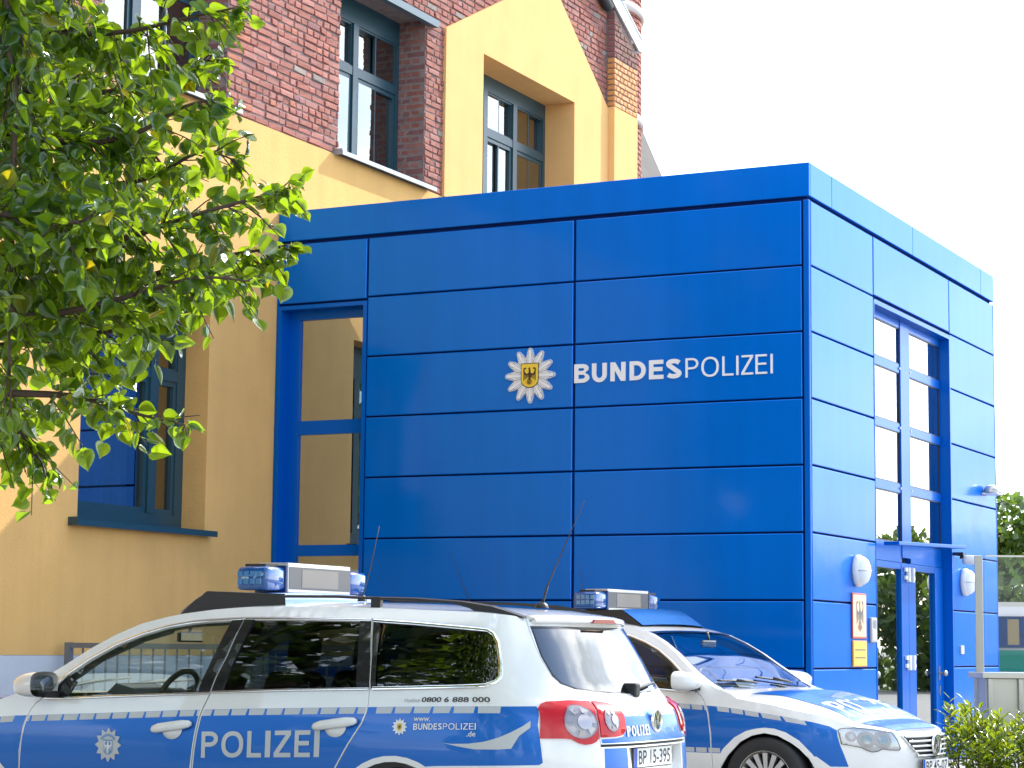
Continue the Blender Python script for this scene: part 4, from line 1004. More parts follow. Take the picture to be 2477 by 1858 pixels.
def build_car(label, group, fhide=False, plate_rear='BP 15-395', plate_front='BP 15-395', rails=True, remap=None, bar_u=1.13):
    car = empty('police_car'); tag(car, label, 'police car', group)
    LMAT = [PAINT, LIV, SILV]
    for mir in (False, True):
        sg = -1 if mir else 1
        fd = FD_TOP+B_SEAM[1:]+A_SEAM[::-1][:-1]
        rd = RD_TOP+C_SEAM[1:]+B_SEAM[::-1][:-1]
        def regs(panel):
            ins = inset(panel, 0.010)
            R = [([LIVP, ins], [RARCHO, FARCHO], 1)]
            for b in BLK:
                if any(pip(c, panel) for c in b): R.append(([b, ins], [RARCHO, FARCHO], 2))
            return R
        d1 = surf('door', inset(fd, 0.004), LMAT, car, [FDH], regs(fd), mirror=mir, step=0.09)
        d2 = surf('door', inset(rd, 0.004), LMAT, car, [RDH], regs(rd), mirror=mir, step=0.09)
        # shell: quarter, sill, wing and roof rail in one skin with door openings
        outer = ROOF_E+HOOD_E+[(5.112, .20), (4.7, .20), (4.46, .22)]+FARCH+[(3.70, .22), (1.80, .22)]+[p_ for p_ in RARCH]+[(.80, .24), (.384, .24), (.384, .65), (.388, .758)]+TGS[::-1][:-1]
        wing = [(3.775, .28), (3.76, .72), (3.72, .86), (3.95, .905), (4.2, .865), (4.6, .72), (4.6, .25)]
        quart = [(1.715, .27), (1.70, .45), (1.646, .62), (1.572, .74), (1.493, .856), (1.470, .917), (1.466, .97), (.55, .99), (.55, .3)]
        R = [([LIVP, quart], [RARCHO, LIGHT], 1), ([LIVP, [(3.778, .27), (3.768, .647), (3.746, .786), (3.72, .86), (3.72, .95), (4.7, .95), (4.7, .3)]], [FARCHO], 1)]
        for b in BLK:
            if b[0][0] < 1.44 and b[1][0] > .66 or b[1][0] > 3.72: R.append(([b], [RARCHO, FARCHO], 2))
        surf('body_side', outer, LMAT, car, [fd, rd, QW], R, mirror=mir, step=0.085)
        # rubber behind the door gaps
        surf('door_seal', inset(fd, -0.03), RUBBER, car, [inset(fd, 0.03)], off=-0.02, skirt=0, mirror=mir, step=0.3)
        surf('door_seal', inset(rd, -0.03), RUBBER, car, [inset(rd, 0.03)], off=-0.021, skirt=0, mirror=mir, step=0.3)
        # glass and black pillars
        surf('window', [(3.56, .955), (3.472, 1.074), (3.345, 1.164), (3.205, 1.244), (3.055, 1.304), (2.90, 1.349), (2.737, 1.375), (2.645, 1.383), (2.46, 1.393), (2.475, 1.2), (2.55, 1.0), (2.586, .997), (3.109, .973), (3.454, .955)], CARGLASS, d1, off=-.008, skirt=0, mirror=mir)
        surf('mirror_sail', [(3.598, .951), (3.472, 1.076), (3.40, 1.04), (3.452, .953)], GLOSSB, d1, off=-.003, skirt=0.01, mirror=mir)
        surf('pillar_trim', [(2.480, 1.392), (2.409, 1.398), (2.432, 1.197), (2.481, 1.0), (2.557, .997), (2.515, 1.19)], GLOSSB, d1, off=.002, skirt=0.01, mirror=mir)
        surf('window', [(2.40, 1.394), (2.139, 1.397), (1.846, 1.394), (1.60, 1.391), (1.545, 1.2), (1.50, 1.044), (1.995, 1.028), (2.46, 1.008), (2.42, 1.197)], PRIVGLASS, d2, off=-.008, skirt=0, mirror=mir)
        surf('pillar_trim', [(2.399, 1.398), (2.332, 1.398), (2.365, 1.197), (2.404, 1.009), (2.471, 1.004), (2.4225, 1.197)], GLOSSB, d2, off=.002, skirt=0.01, mirror=mir)
        surf('pillar_trim', [(1.648, 1.393), (1.577, 1.393), (1.511, 1.2), (1.474, 1.042), (1.552, 1.040), (1.590, 1.2)], GLOSSB, d2, off=.002, skirt=0.01, mirror=mir)
        surf('quarter_window', QW, PRIVGLASS, car, off=-.006, skirt=0, mirror=mir)
        surf('pillar_trim', [(1.566, 1.400), (1.52, 1.398), (1.47, 1.2), (1.432, 1.036), (1.464, 1.034), (1.5015, 1.2)], GLOSSB, car, off=.002, skirt=0, mirror=mir)
        # bright trim round the side windows
        ribbon_on('window_trim', [(3.622, .94)]+[(a, b-.008) for a, b in FD_TOP[1:-1]]+[(2.415, 1.404)], .016, CHROME, d1, off=.003, mirror=mir)
        ribbon_on('window_trim', [(3.61, .945), (3.454, .946), (3.109, .964), (2.586, .988), (2.484, .993)], .016, CHROME, d1, off=.003, mirror=mir)
        ribbon_on('window_trim', [(2.392, 1.404), (2.139, 1.406), (1.846, 1.403), (1.58, 1.399)], .016, CHROME, d2, off=.003, mirror=mir)
        ribbon_on('window_trim', [(2.466, .998), (1.995, 1.018), (1.478, 1.034)], .016, CHROME, d2, off=.003, mirror=mir)
        ribbon_on('window_trim', [(1.565, 1.398)]+[(a+(0.010 if a < .8 else 0), b-(.006 if b > 1.3 else -.006 if b < 1.09 else 0)) for a, b in QW[::-1][1:-1]]+[(1.456, 1.036)], .022, CHROME, car, off=.003, mirror=mir)
        # handles
        for d, (qa, za), dq in ((d1, (2.705, .806), .132), (d2, (1.658, .846), .135)):
            m_ = MB(); n = 10; vs = []
            secs = [(-1, .010, .0), (-.9, .020, .018), (-.6, .026, .034), (0, .026, .040), (.6, .026, .034), (.9, .020, .018), (1, .010, .0)]
            for (t, hz, ou) in secs:
                for kk in range(8):
                    a = 2*pi*kk/8; vs.append(BD.P(sg*(qa+t*dq), za+.016*t*0+hz*sin(a)*1.0+(-.018)*t, .012+ou*.6+.012*cos(a)))
            m_.add(vs, [(i*8+kk, i*8+(kk+1) % 8, (i+1)*8+(kk+1) % 8, (i+1)*8+kk) for i in range(6) for kk in range(8)]+[tuple(range(8)), tuple(range(48, 56))], 0, True); m_.build('handle', PAINT, d)
            m_ = MB(); vs = [BD.P(sg*qa, za-.03, .004)]+[BD.P(sg*(qa+.068*cos(a)), za-.022+.052*sin(a), .003-.0*abs(cos(a))) for a in [pi+pi*kk/12 for kk in range(13)]]
            m_.add([BD.P(sg*(qa+.068*r_*cos(a)), za-.012+.056*r_*sin(a), .004+.022*sqrt(max(0, 1-r_*r_))*(1 if True else 0)) for r_ in (1.0, .8, .55, .3, .02) for a in [pi+pi*kk/12 for kk in range(13)]], [(i*13+kk, i*13+kk+1, (i+1)*13+kk+1, (i+1)*13+kk) for i in range(4) for kk in range(12)], 0, True); m_.build('handle_cup', PAINT, d)
        # wing mirror
        mr = MB(); vs = []; N1, N2 = 12, 10
        cen = Vector((2.30, sg*1.005, 1.025))
        for i in range(N1+1):
            t = i/N1; xx = -.075+.19*t; rad = (1-t**2.6)**.5 if t < 1 else 0.02
            for kk in range(16):
                a = 2*pi*kk/16; c_, s_ = cos(a), sin(a); e_ = .62
                vs.append((cen.x+xx, cen.y+.125*rad*(abs(c_)**e_)*(1 if c_ > 0 else -1)+sg*.0, cen.z+.072*rad*(abs(s_)**e_)*(1 if s_ > 0 else -1)-.012*t))
        mr.add(vs, [(i*16+kk, i*16+(kk+1) % 16, (i+1)*16+(kk+1) % 16, (i+1)*16+kk) for i in range(N1) for kk in range(16)], 0, True)
        mo = mr.build('wing_mirror', PAINT, car)
        g_ = MB(); g_.add([(cen.x-.066, cen.y+.094*(abs(cos(a))**.62)*(1 if cos(a) > 0 else -1), cen.z+.048*(abs(sin(a))**.62)*(1 if sin(a) > 0 else -1)) for a in [2*pi*kk/20 for kk in range(20)]], [tuple(range(20))]); g_.build('mirror_glass', mat('mirror_face', (0.8, 0.82, 0.84), 0.02, metal=1.0), mo)
        g_ = MB(); g_.prism([(2.36, .955), (2.22, .950), (2.20, .985), (2.35, .99)], 'y', sg*.87, sg*1.0); g_.build('mirror_foot', RUBBER, mo)
        # roof rails
        if rails:
            rr_ = MB(); line = [(.90, 1.539), (.55, 1.537), (.43, 1.531), (.06, 1.523), (-.23, 1.505), (-.41, 1.480), (-.52, 1.449), (-.60, 1.425)]
            yy = .585
            top = [(a, b) for a, b in line]; bot = [(.90, 1.522), (.55, 1.520), (.43, 1.514), (.06, 1.505), (-.18, 1.488), (-.27, 1.466), (-.33, 1.440), (-.59, 1.415)]
            for i in range(len(top)-1):
                for (ya, yb) in ((yy-.016, yy+.016),):
                    rr_.add([(top[i][0], ya, top[i][1]), (top[i+1][0], ya, top[i+1][1]), (bot[i+1][0], ya, bot[i+1][1]), (bot[i][0], ya, bot[i][1]),
                             (top[i][0], yb, top[i][1]-.006), (top[i+1][0], yb, top[i+1][1]-.006), (bot[i+1][0], yb, bot[i+1][1]), (bot[i][0], yb, bot[i][1])],
                            [(0, 1, 2, 3), (4, 5, 6, 7), (0, 1, 5, 4), (2, 3, 7, 6)], 0, False)
            rr_.box(.275, .335, yy-.014, yy+.014, 1.45, 1.525)
            for i, v in enumerate(rr_.v): rr_.v[i] = (v[0], sg*v[1], v[2])
            rr_.build('roof_rail', BLACKPL, car)
    # ---- roof and windscreen
    def cap_pts():
        E = []
        for (q_, z_) in [(0.02, 1.434), (.15, 1.434), (.28, 1.432), (.40, 1.428), (.50, 1.420)]+ROOF_E: E.append((q_, z_))
        return E
    CE = dense(cap_pts(), .06)
    CE = [CE[i] for i in range(len(CE)) if CE[i][0] < 3.745 and not (i > 3 and CE[i][0] < CE[i-1][0])]
    edge = [BD.P(q_, z_) for q_, z_ in CE]
    edge += [(2.53, .868, .955), (2.62, .862, .90), (2.72, .855, .845)]
    def crown(u): return lerp_tab([(-.72, .004), (-.55, .016), (-.2, .032), (.6, .036), (1.3, .030), (1.74, .018), (2.1, .036), (2.45, .034), (2.75, .034)], u)
    def cap(u, v, off=0.0):
        # edge at this u
        for i in range(len(edge)-1):
            if edge[i][0] <= u <= edge[i+1][0]: break
        a, b = edge[i], edge[i+1]; t = 0 if b[0] == a[0] else max(0, min(1, (u-a[0])/(b[0]-a[0])))
        ye = a[1]+(b[1]-a[1])*t; ze = a[2]+(b[2]-a[2])*t
        return (u, v*ye, ze+crown(u)*(1-abs(v)**2.3)+off)
    u_lo = edge[0][0]+.001
    us = sorted(set([round(u_lo+(2.70-u_lo)*i/70, 4) for i in range(71)]+[round(e[0], 4) for e in edge if e[0] < 2.70]))
    us = [u for i, u in enumerate(us) if u >= u_lo and (i == 0 or u-us[i-1] > .004)]
    HDR = [(1.70, -1.0), (1.70, 1.0)]
    rf_ = MB(); nv = 20; vl = [-1+2*j/nv for j in range(nv+1)]
    def strip(u0, u1, v0, v1, off, nu, nvv):
        vs = []; fs = []
        for i in range(nu+1):
            for j in range(nvv+1):
                u = u0+(u1-u0)*i/nu; v = v0+(v1-v0)*j/nvv; vs.append(cap(u, v, off))
        return vs, [(i*(nvv+1)+j, (i+1)*(nvv+1)+j, (i+1)*(nvv+1)+j+1, i*(nvv+1)+j+1) for i in range(nu) for j in range(nvv)]
    vs, fs = strip(u_lo, 1.735, -1, 1, 0, 46, 24); rf_.add(vs, fs, 0, True)
    for s_ in (-1, 1):
        vs, fs = strip(1.735, 2.60, s_*.925, s_*1.0, 0, 24, 3); rf_.add(vs, fs, 0, True)
    rf_.build('roof', PAINT, car)
    ws = MB(); vs, fs = strip(1.735, 2.70, -.925, .925, -.004, 24, 24); ws.add(vs, fs, 0, True); ws.build('windscreen', SCREENGLASS, car)
    wb = MB()
    for (ua, ub, va, vb) in ((1.735, 1.79, -.925, .925), (1.735, 2.55, -.925, -.895), (1.735, 2.55, .895, .925)):
        vs, fs = strip(ua, ub, va, vb, .0005, 16, 10); wb.add(vs, fs, 0, True)
    wb.build('screen_border', GLOSSB, car)
    # ---- bonnet
    HE = dense(HOOD_E, .05)
    hed = [BD.P(q_, z_) for q_, z_ in HE]+[BD.P(5.112, .667)]
    def hcrown(u): return lerp_tab([(2.1, -.02), (2.45, -.005), (2.55, .012), (2.65, .042), (2.78, .072), (2.95, .088), (3.2, .075), (3.45, .045), (3.65, .018), (3.84, .0)], u)
    def hood(u, v, off=0.0):
        for i in range(len(hed)-1):
            if hed[i][0] <= u <= hed[i+1][0]: break
        a, b = hed[i], hed[i+1]; t = 0 if b[0] == a[0] else max(0, min(1, (u-a[0])/(b[0]-a[0])))
        ye = a[1]+(b[1]-a[1])*t; ze = a[2]+(b[2]-a[2])*t
        if u < hed[0][0]: ye, ze = hed[0][1], hed[0][2]
        return (u, v*ye, ze+hcrown(u)*(1-abs(v)**3.2)+off)
    HB = MB(); vs = []; fs = []; us = [2.42+(3.835-2.42)*(1-(1-i/44)**1.6) for i in range(45)]; nvv = 26
    for u in us:
        for j in range(nvv+1): vs.append(hood(u, -1+2*j/nvv))
    fs = [(i*(nvv+1)+j, (i+1)*(nvv+1)+j, (i+1)*(nvv+1)+j+1, i*(nvv+1)+j+1) for i in range(44) for j in range(nvv)]
    HB.add(vs, fs, 0, True); bonnet = HB.build('bonnet', PAINT, car)
    def hstrip(u0, u1, w0, w1, off, nu=16, nvv=16):
        vs = [];
        for i in range(nu+1):
            u = u0+(u1-u0)*i/nu; w = w0+(w1-w0)*i/nu
            ye = hood(u, 1)[1]
            for j in range(nvv+1): vs.append(hood(u, (w*(-1+2*j/nvv))/ye, off))
        return vs, [(i*(nvv+1)+j, (i+1)*(nvv+1)+j, (i+1)*(nvv+1)+j+1, i*(nvv+1)+j+1) for i in range(nu) for j in range(nvv)]
    lb = MB(); vs, fs = hstrip(2.68, 3.475, .66, .615, .003); lb.add(vs, fs, 0, True); vs, fs = hstrip(3.505, 3.72, .585, .40, .003); lb.add(vs, fs, 0, True); lb.build('bonnet_livery', LIV, bonnet)
    vs, fs = word_mesh('POLIZEI', -.56, .56, 0, .25, .2)
    tb_ = MB(); tb_.add([hood(3.44-b_, a_/hood(3.44-b_, 1)[1], .006) for a_, b_ in vs], fs, 0, True); tb_.build('lettering', SILV, bonnet)
    cw = MB(); vs = []
    for i in range(6):
        for j in range(21):
            v = -1+2*j/20; u = 2.36+.05*i; vs.append((u, v*.84, .945))
    cw.add(vs, [(i*21+j, (i+1)*21+j, (i+1)*21+j+1, i*21+j+1) for i in range(5) for j in range(20)], 0, True); cw.build('scuttle', BLACKPL, car)
    for yw in (.42, -.22):
        w_ = MB(); pts = [cap(2.515-.008*t, (yw+.0-.50*t/10)/.86, .014) for t in range(11)]; w_.tube(pts, .008, 6); w_.tube([cap(2.53, (yw-.1)/.86, .03), cap(2.49, (yw-.28)/.86, .03)], .011, 6); w_.build('wiper', RUBBER, car)
    # ---- tailgate, rear glass, spoiler
    rg = [(.550, 1.374), (.540, 1.33), (.516, 1.214), (.478, 1.115), (.449, 1.078), (.413, 1.058), (.379, 1.046), (.283, 1.030), (.162, 1.021)]
    RG = rg+[(0, 1.018)]+[(-a, b) for a, b in rg[::-1]]
    tgl = TGS
    TG = tgl+[(0, .766)]+[(-a, b) for a, b in tgl[::-1]]+[(-.4, 1.425), (0, 1.43), (.4, 1.425)]
    band = [(.62, .955), (.25, .934), (0, .937), (-.25, .934), (-.62, .955), (-.62, .774), (0, .776), (.62, .774)]
    Lm = [(-a, b) for a, b in LIGHT]
    R = [([band, inset(TG, .008)], [inset(LIGHT, -.008), inset(Lm, -.008)], 1)]
    bq = .232
    for kk in range(9):
        a = .236-kk*.0525
        if abs(a-.024) < .055: continue
        R.append(([[(a, .934), (a-.045, .934), (a-.045, .908), (a, .908)]], [inset(LIGHT, -.008), inset(Lm, -.008)], 2))
    tg = surf('tailgate', inset(TG, .003), [PAINT, LIV, SILV], car, [RG], R, step=.045, ed=.025)
    surf('rear_window', RG, REARGLASS, tg, off=-.004, skirt=0, step=.03, ed=.02)
    surf('glass_border', RG, GLOSSB, tg, [inset(RG, .012)], off=-.003, skirt=0, step=.2, ed=.02)
    surf('tailgate_seal', inset(TG, -.02), RUBBER, car, [inset(TG, .02)], off=-.02, skirt=0, step=.3)
    rb = [(.384, .24), (.384, .65), (.388, .756), (0, .756), (-.388, .756), (-.384, .65), (-.384, .24)]
    rec = [(.243, .747), (-.243, .747), (-.225, .60), (.225, .60)]
    lowL = [(.372, .748), (.252, .748), (.252, .60), (.36, .57), (.376, .60)]; lowR = [(-a, b) for a, b in lowL]
    bp_ = surf('rear_bumper', rb, [PAINT, LIV], car, [rec], [([lowL], [], 1), ([lowR], [], 1)], step=.05, ed=.03, skirt=.07)
    surf('plate_recess', rec, PAINT, bp_, off=-.045, skirt=0)
    def plate(u, z, txt, face, name='number_plate'):
        pb = MB(); pb.bbox(-.004, .004, -.26, .26, -.055, .055, .003)
        po = pb.build(name, PLATEK, car); po.location = (u, 0, z); fx = .0052*face
        w_ = MB(); w_.box(min(0, fx), max(0, fx), -.254, .254, -.049, .049); w_.build('plate_face', PLATEW, po)
        bl = MB(); s_ = face    # reading direction seen from outside
        def Y(a): return a if face > 0 else -a
        bl.add([(fx*1.1, Y(-.254), -.049), (fx*1.1, Y(-.212), -.049), (fx*1.1, Y(-.212), .049), (fx*1.1, Y(-.254), .049)], [(0, 1, 2, 3)]); bl.build('plate_band', PLATEB, po)
        vs, fs = letters(txt, -.195, .235, -.0375, .0375, .012)
        tt = MB(); tt.add([(fx*1.15, Y(a), b) for a, b in vs], fs); tt.build('plate_text', PLATEK, po)
        return po
    plate(-1.078, .688, plate_rear, -1)
    # roundel on the tailgate and on the grille
    def roundel(u, z, r_, face, sx=1.0):
        m_ = MB(); M = Matrix.Translation((u, 0, z))
        if face < 0: M = M @ Matrix.Rotation(pi, 4, 'Z')
        m_.lathe([(0, .004), (r_*.97, .004)], 32, 'x', 1, M, False); m_.lathe([(r_*.86, .004), (r_*.88, .014), (r_, .014), (r_*1.04, .0)], 32, 'x', 0, M)
        def bar(a, b, w, x1):
            a = Vector(a); b = Vector(b); t = (b-a).normalized(); n_ = Vector((-t.y, t.x))*w/2
            m_.add([(x1, *(a-n_)), (x1, *(b-n_)), (x1, *(b+n_)), (x1, *(a+n_)), (.004, *(a-n_)), (.004, *(b-n_)), (.004, *(b+n_)), (.004, *(a+n_))], [(0, 1, 2, 3), (0, 1, 5, 4), (1, 2, 6, 5), (2, 3, 7, 6), (3, 0, 4, 7)], 0, False, M)
        k_ = r_
        bar((-.36*k_, .80*k_), (-.02*k_, .10*k_), .15*k_, .012); bar((.36*k_, .80*k_), (.02*k_, .10*k_), .15*k_, .0122)
        bar((-.74*k_, .48*k_), (-.36*k_, -.74*k_), .15*k_, .0124); bar((-.36*k_, -.74*k_), (-.01*k_, .0), .15*k_, .0126)
        bar((.74*k_, .48*k_), (.36*k_, -.74*k_), .15*k_, .0128); bar((.36*k_, -.74*k_), (.01*k_, .0), .15*k_, .013)
        return m_.build('roundel', [CHROME, GLOSSB], car)
    roundel(-1.098, .879, .062, -1)
    decal_text('lettering', 'POLIZEI', .247, .075, .803, .806, .055, SILV, tg, .02, off=.004)
    sp = MB(); vs = []; ys = [-.572+1.144*i/24 for i in range(25)]
    for y_ in ys:
        t = abs(y_)/.572; lipu = -.788+.13*t**2.5; lz = 1.412-.006*t*t
        zf = 1.475-.055*t**2.2
        vs += [(-.40, y_*.98, zf-.004), (-.55, y_, zf-.010), (lipu+.06, y_, lz+.024), (lipu+.008, y_, lz+.010), (lipu, y_, lz-.006), (lipu+.008, y_, lz-.022), (lipu+.09, y_, lz-.028), (-.60, y_, 1.380)]
    sp.add(vs, [(i*8+k_, (i+1)*8+k_, (i+1)*8+k_+1, i*8+k_+1) for i in range(24) for k_ in range(7)], 0, True)
    sp.add([vs[k_] for k_ in range(8)], [tuple(range(8))]); sp.add([vs[24*8+k_] for k_ in range(8)], [tuple(range(8))])
    spo = sp.build('spoiler', PAINT, tg)
    bl = MB(); bl.prism([(-.125, 1.416), (.125, 1.416), (.15, 1.394), (-.15, 1.394)], 'x', -.7955, -.75); bl.build('brake_light', mat('brake_red', (0.22, 0.006, 0.01), 0.3, coat=0.1), tg)
    wp = MB(); w0 = BD.P(-.05, 1.035, .02); w1 = BD.P(-.36, 1.052, .022)
    wp.tube([BD.P(-.03-.03*i, 1.032+.004*i, .018) for i in range(9)], .008, 6); wp.bbox(w0[0]-.03, w0[0]+.05, -.045, .02, 1.0, 1.075, .01); wp.build('rear_wiper', RUBBER, tg)
    for mir in (False, True):
        seam_in = [(.362, .99), (.391, .921), (.392, .795)]
        outp = [p_ for p_ in LIGHT if p_[0] >= .393 or p_ in ((.393, .803),)]
        OUT = [(.606, .95), (.584, .97), (.556, .981), (.459, .987), (.368, .984), (.396, .921), (.397, .80), (.409, .783), (.428, .772), (.451, .769), (.477, .778), (.502, .797), (.525, .801), (.616, .801)]
        INN = [(.357, .983), (.309, .976), (.268, .964), (.256, .929), (.252, .888), (.256, .842), (.278, .812), (.311, .806), (.386, .804), (.386, .921)]
        tl = surf('tail_light', OUT, [REDL], car, off=.010, step=.03, ed=.015, skirt=.014, mirror=mir)
        t2 = surf('tail_light', INN, [REDL], tg, off=.010, step=.03, ed=.015, skirt=.014, mirror=mir)
        c1 = [(.462+.062*cos(a), .881+.080*sin(a)) for a in [2*pi*k_/24 for k_ in range(24)]]
        c2 = [(.327+.034*cos(a), .888+.055*sin(a)) for a in [2*pi*k_/20 for k_ in range(20)]]
        for (c_, o_, par) in ((c1, .0125, tl), (c2, .0125, t2)):
            surf('lamp_lens', c_, [CLEARL], par, off=o_, step=.02, ed=.02, skirt=.003, mirror=mir)
            cc = (sum(a for a, b in c_)/len(c_), sum(b for a, b in c_)/len(c_))
            inn = [(cc[0]+(a-cc[0])*.45-.012, cc[1]+(b-cc[1])*.45) for a, b in c_]
            surf('lamp_bulb', inn, [mat('lamp_core', (0.45, 0.41, 0.42), 0.15, coat=0.5, metal=0.4)], par, off=o_+.004, step=.02, ed=.02, skirt=.004, mirror=mir)
            nw = 7; fm = MB()
            for k_ in range(nw):
                a0 = 2*pi*k_/nw; a1 = 2*pi*(k_+.62)/nw; rq = max(p_[0] for p_ in c_)-cc[0]; rz = max(p_[1] for p_ in c_)-cc[1]
                qd = [(cc[0]+rq*f_*cos(t_), cc[1]+rz*f_*sin(t_)) for f_, t_ in ((.56, a0), (.93, a0), (.93, a1), (.56, a1))]
                fm.add([BD.P((-1 if mir else 1)*p_[0], p_[1], o_+.0012+(.003 if i_ in (0, 3) else 0)) for i_, p_ in enumerate(qd)], [(0, 1, 2, 3)])
            fm.build('lamp_facet', mat('lamp_facet_grey', (0.33, 0.30, 0.31), 0.25, metal=0.4, coat=0.3), par)
            ring = [(cc[0]+(a-cc[0])*1.07, cc[1]+(b-cc[1])*1.05) for a, b in c_]
            surf('lamp_ring', ring, [mat('dark_red_lens', (0.30, 0.012, 0.015), 0.15, coat=1.0)], par, [c_], off=o_+.001, step=.2, ed=.02, skirt=.003, mirror=mir)
    # ---- front end
    sh_ = .203
    HEAD = [(4.501, .690), (4.514, .701), (4.531, .705), (4.581, .709), (4.635, .702), (4.682, .693), (4.768, .672), (4.789, .624), (4.804, .56), (4.797, .546), (4.746, .548), (4.70, .557), (4.679, .541), (4.652, .535), (4.631, .543), (4.598, .567), (4.554, .58), (4.509, .591)]
    for mir in (False, True):
        hb_ = surf('head_light', HEAD, [LAMPSHELL], car, off=.004, step=.02, ed=.015, skirt=.012, mirror=mir)
        for (cq, cz, rq, rz) in ((4.626, .625, .045, .058), (4.705, .622, .047, .062), (4.555, .645, .026, .036)):
            c_ = [(cq+rq*cos(a), cz+rz*sin(a)) for a in [2*pi*k_/20 for k_ in range(20)]]
            surf('lamp_lens', c_, [CLEARL], hb_, off=.008, step=.02, ed=.02, skirt=.004, mirror=mir)
            surf('lamp_bulb', [(cq+(a-cq)*.55, cz+(b-cz)*.55) for a, b in c_], [mat('lamp_dark_core', (0.16, 0.18, 0.20), 0.08, metal=0.7, coat=1.0)], hb_, off=.0095, step=.02, ed=.02, skirt=.003, mirror=mir)
        surf('lamp_border', HEAD, GLOSSB, hb_, [inset(HEAD, .004)], off=.0055, step=.2, ed=.015, skirt=.0, mirror=mir)
    GR = [(4.817, .648), (4.97, .660), (5.112, .662)]; GRb = [(5.112, .47), (4.942, .50), (4.868, .571)]
    gr_full = GR+[(10.224-a, b) for a, b in GR[::-1][1:]]
    def PF(q_, z_, off=0.0):    # q beyond the nose centre runs down the other side
        return BD.P(q_, z_, off) if q_ <= 5.112 else (lambda p_: (p_[0], -p_[1], p_[2]))(BD.P(10.224-q_, z_, off))
    G_ = GR+[(10.224-a, b) for a, b in GR[::-1][1:]]+[(10.224-a, b) for a, b in GRb[::-1]]+GRb[1:]
    go = surf('grille', G_, [BLACKPL], car, off=.003, step=.05, ed=.02, skirt=0, Pf=PF)
    for k_ in range(5):
        zc = .640-.034*k_; qa = 4.835+.02*k_; m_ = MB(); vs = []
        for i in range(25):
            q_ = qa+(10.224-2*qa)*i/24
            for (dz, o_) in ((-.0075, .006), (-.006, .022), (.006, .022), (.0075, .006)): vs.append(PF(q_, zc+dz, o_))
        m_.add(vs, [(i*4+j, i*4+j+1, (i+1)*4+j+1, (i+1)*4+j) for i in range(24) for j in range(3)], 0, True); m_.build('grille_slat', PAINT if k_ < 5 else CHROME, go)
    fr = surf('grille_surround', [(a, b) for a, b in G_], [PAINT], car, [inset(G_, .008)], off=.010, step=.3, ed=.02, skirt=.01, Pf=PF)
    roundel(2.912+.953, .577, .082, 1)
    plate(2.912+.945, .425, plate_front, 1)
    surf('lower_intake', [(4.80, .36), (5.42, .36), (5.40, .25), (4.82, .25)], [BLACKPL], car, off=.003, step=.1, skirt=0, Pf=PF)
    # ---- writing on the sides
    for mir in (False, True):
        dn = [o for o in car.children if o.name.split('.')[0] == 'door']
        par = dn[-4:]
        fr_, re_ = (dn[0], dn[1]) if not mir else (dn[2], dn[3])
        def Q(a, b): return (a, b) if not mir else (b, a)
        qa, qb = Q(2.507, 1.751)
        zz = lambda q_: .644+(.672-.644)*(2.506-q_)/(2.506-1.75)
        decal_text('lettering', 'POLIZEI', qa, qb, zz(qa), zz(qb), .141, SILV, re_, .022, mirror=mir)
        st_ = star_ring(12, .094, .070, .005)
        V, T = tess(st_); decal('police_star', [(3.135+v[0]*.95, .695+v[1]) for v in V], [t for t, c in T], SILV, fr_, .003, mirror=mir)
        arc = []
        for k_ in range(13): a = radians(32+116*k_/12); arc.append((.062*cos(a), .062*sin(a)-.005))
        for k_ in range(12, -1, -1): a = radians(32+116*k_/12); arc.append((.047*cos(a), .047*sin(a)-.005))
        V, T = tess(arc); decal('star_band', [(3.135+v[0], .700+v[1]) for v in V], [t for t, c in T], mat('pale_blue_print', (0.16, 0.28, 0.48), 0.4), fr_, .0045, mirror=mir)
        e2 = MB(); eagle_body(e2, 0, .038, 0, 0, 0)
        s2 = shield(.031, .080); V, T = tess(s2); decal('star_shield', [(3.135+v[0], .683+v[1]) for v in V], [t for t, c in T], mat('pale_blue_print', (0.16, 0.28, 0.48), 0.4), fr_, .0046, mirror=mir)
        ev = MB(); ev.add([BD.P((-1 if mir else 1)*(3.135+v[0]), .683+v[2], .0056-v[1]*.3) for v in e2.v], e2.f); ev.build('star_eagle', WHT, fr_)
        sd = [o for o in car.children if o.name.split('.')[0] == 'body_side'][1 if mir else 0]
        st_ = star_ring(12, .043, .031, .0025); V, T = tess(st_); decal('police_star', [(1.267+v[0]*1.05, .843+v[1]) for v in V], [t for t, c in T], WHT, sd, .003, mirror=mir)
        s2 = shield(.013, .034); V, T = tess(s2); decal('star_shield', [(1.267+v[0], .842+v[1]) for v in V], [t for t, c in T], GOLD, sd, .0045, mirror=mir)
        e2 = MB(); eagle_body(e2, 0, .014, 0, 0, 0); ev = MB(); ev.add([BD.P((-1 if mir else 1)*(1.267+v[0]), .842+v[2], .0052-v[1]*.2) for v in e2.v], e2.f); ev.build('star_eagle', BRN, sd)
        for (txt, a, b, za, zb, hh, mm, bo, shr) in (('www.', 1.187, 1.088, .874, .876, .018, WHT, .012, .15), ('BUNDES', 1.185, 1.016, .829, .835, .032, WHT, .03, 0), ('POLIZEI', 1.010, .859, .835, .840, .032, WHT, -.012, 0), ('.de', .899, .860, .803, .805, .027, WHT, .01, 0),
                                                 ('Hotline', 1.251, 1.160, .968, .971, .021, GREYT, -.005, .15), ('0800 6 888 000', 1.150, .783, .972, .980, .026, PLATEK, .016, .18)):
            a2, b2 = (a, b) if not mir else (b, a); z1_, z2_ = (za, zb) if not mir else (zb, za)
            decal_text('lettering', txt, a2, b2, z1_, z2_, hh, mm, sd, bo, shr, mirror=mir)
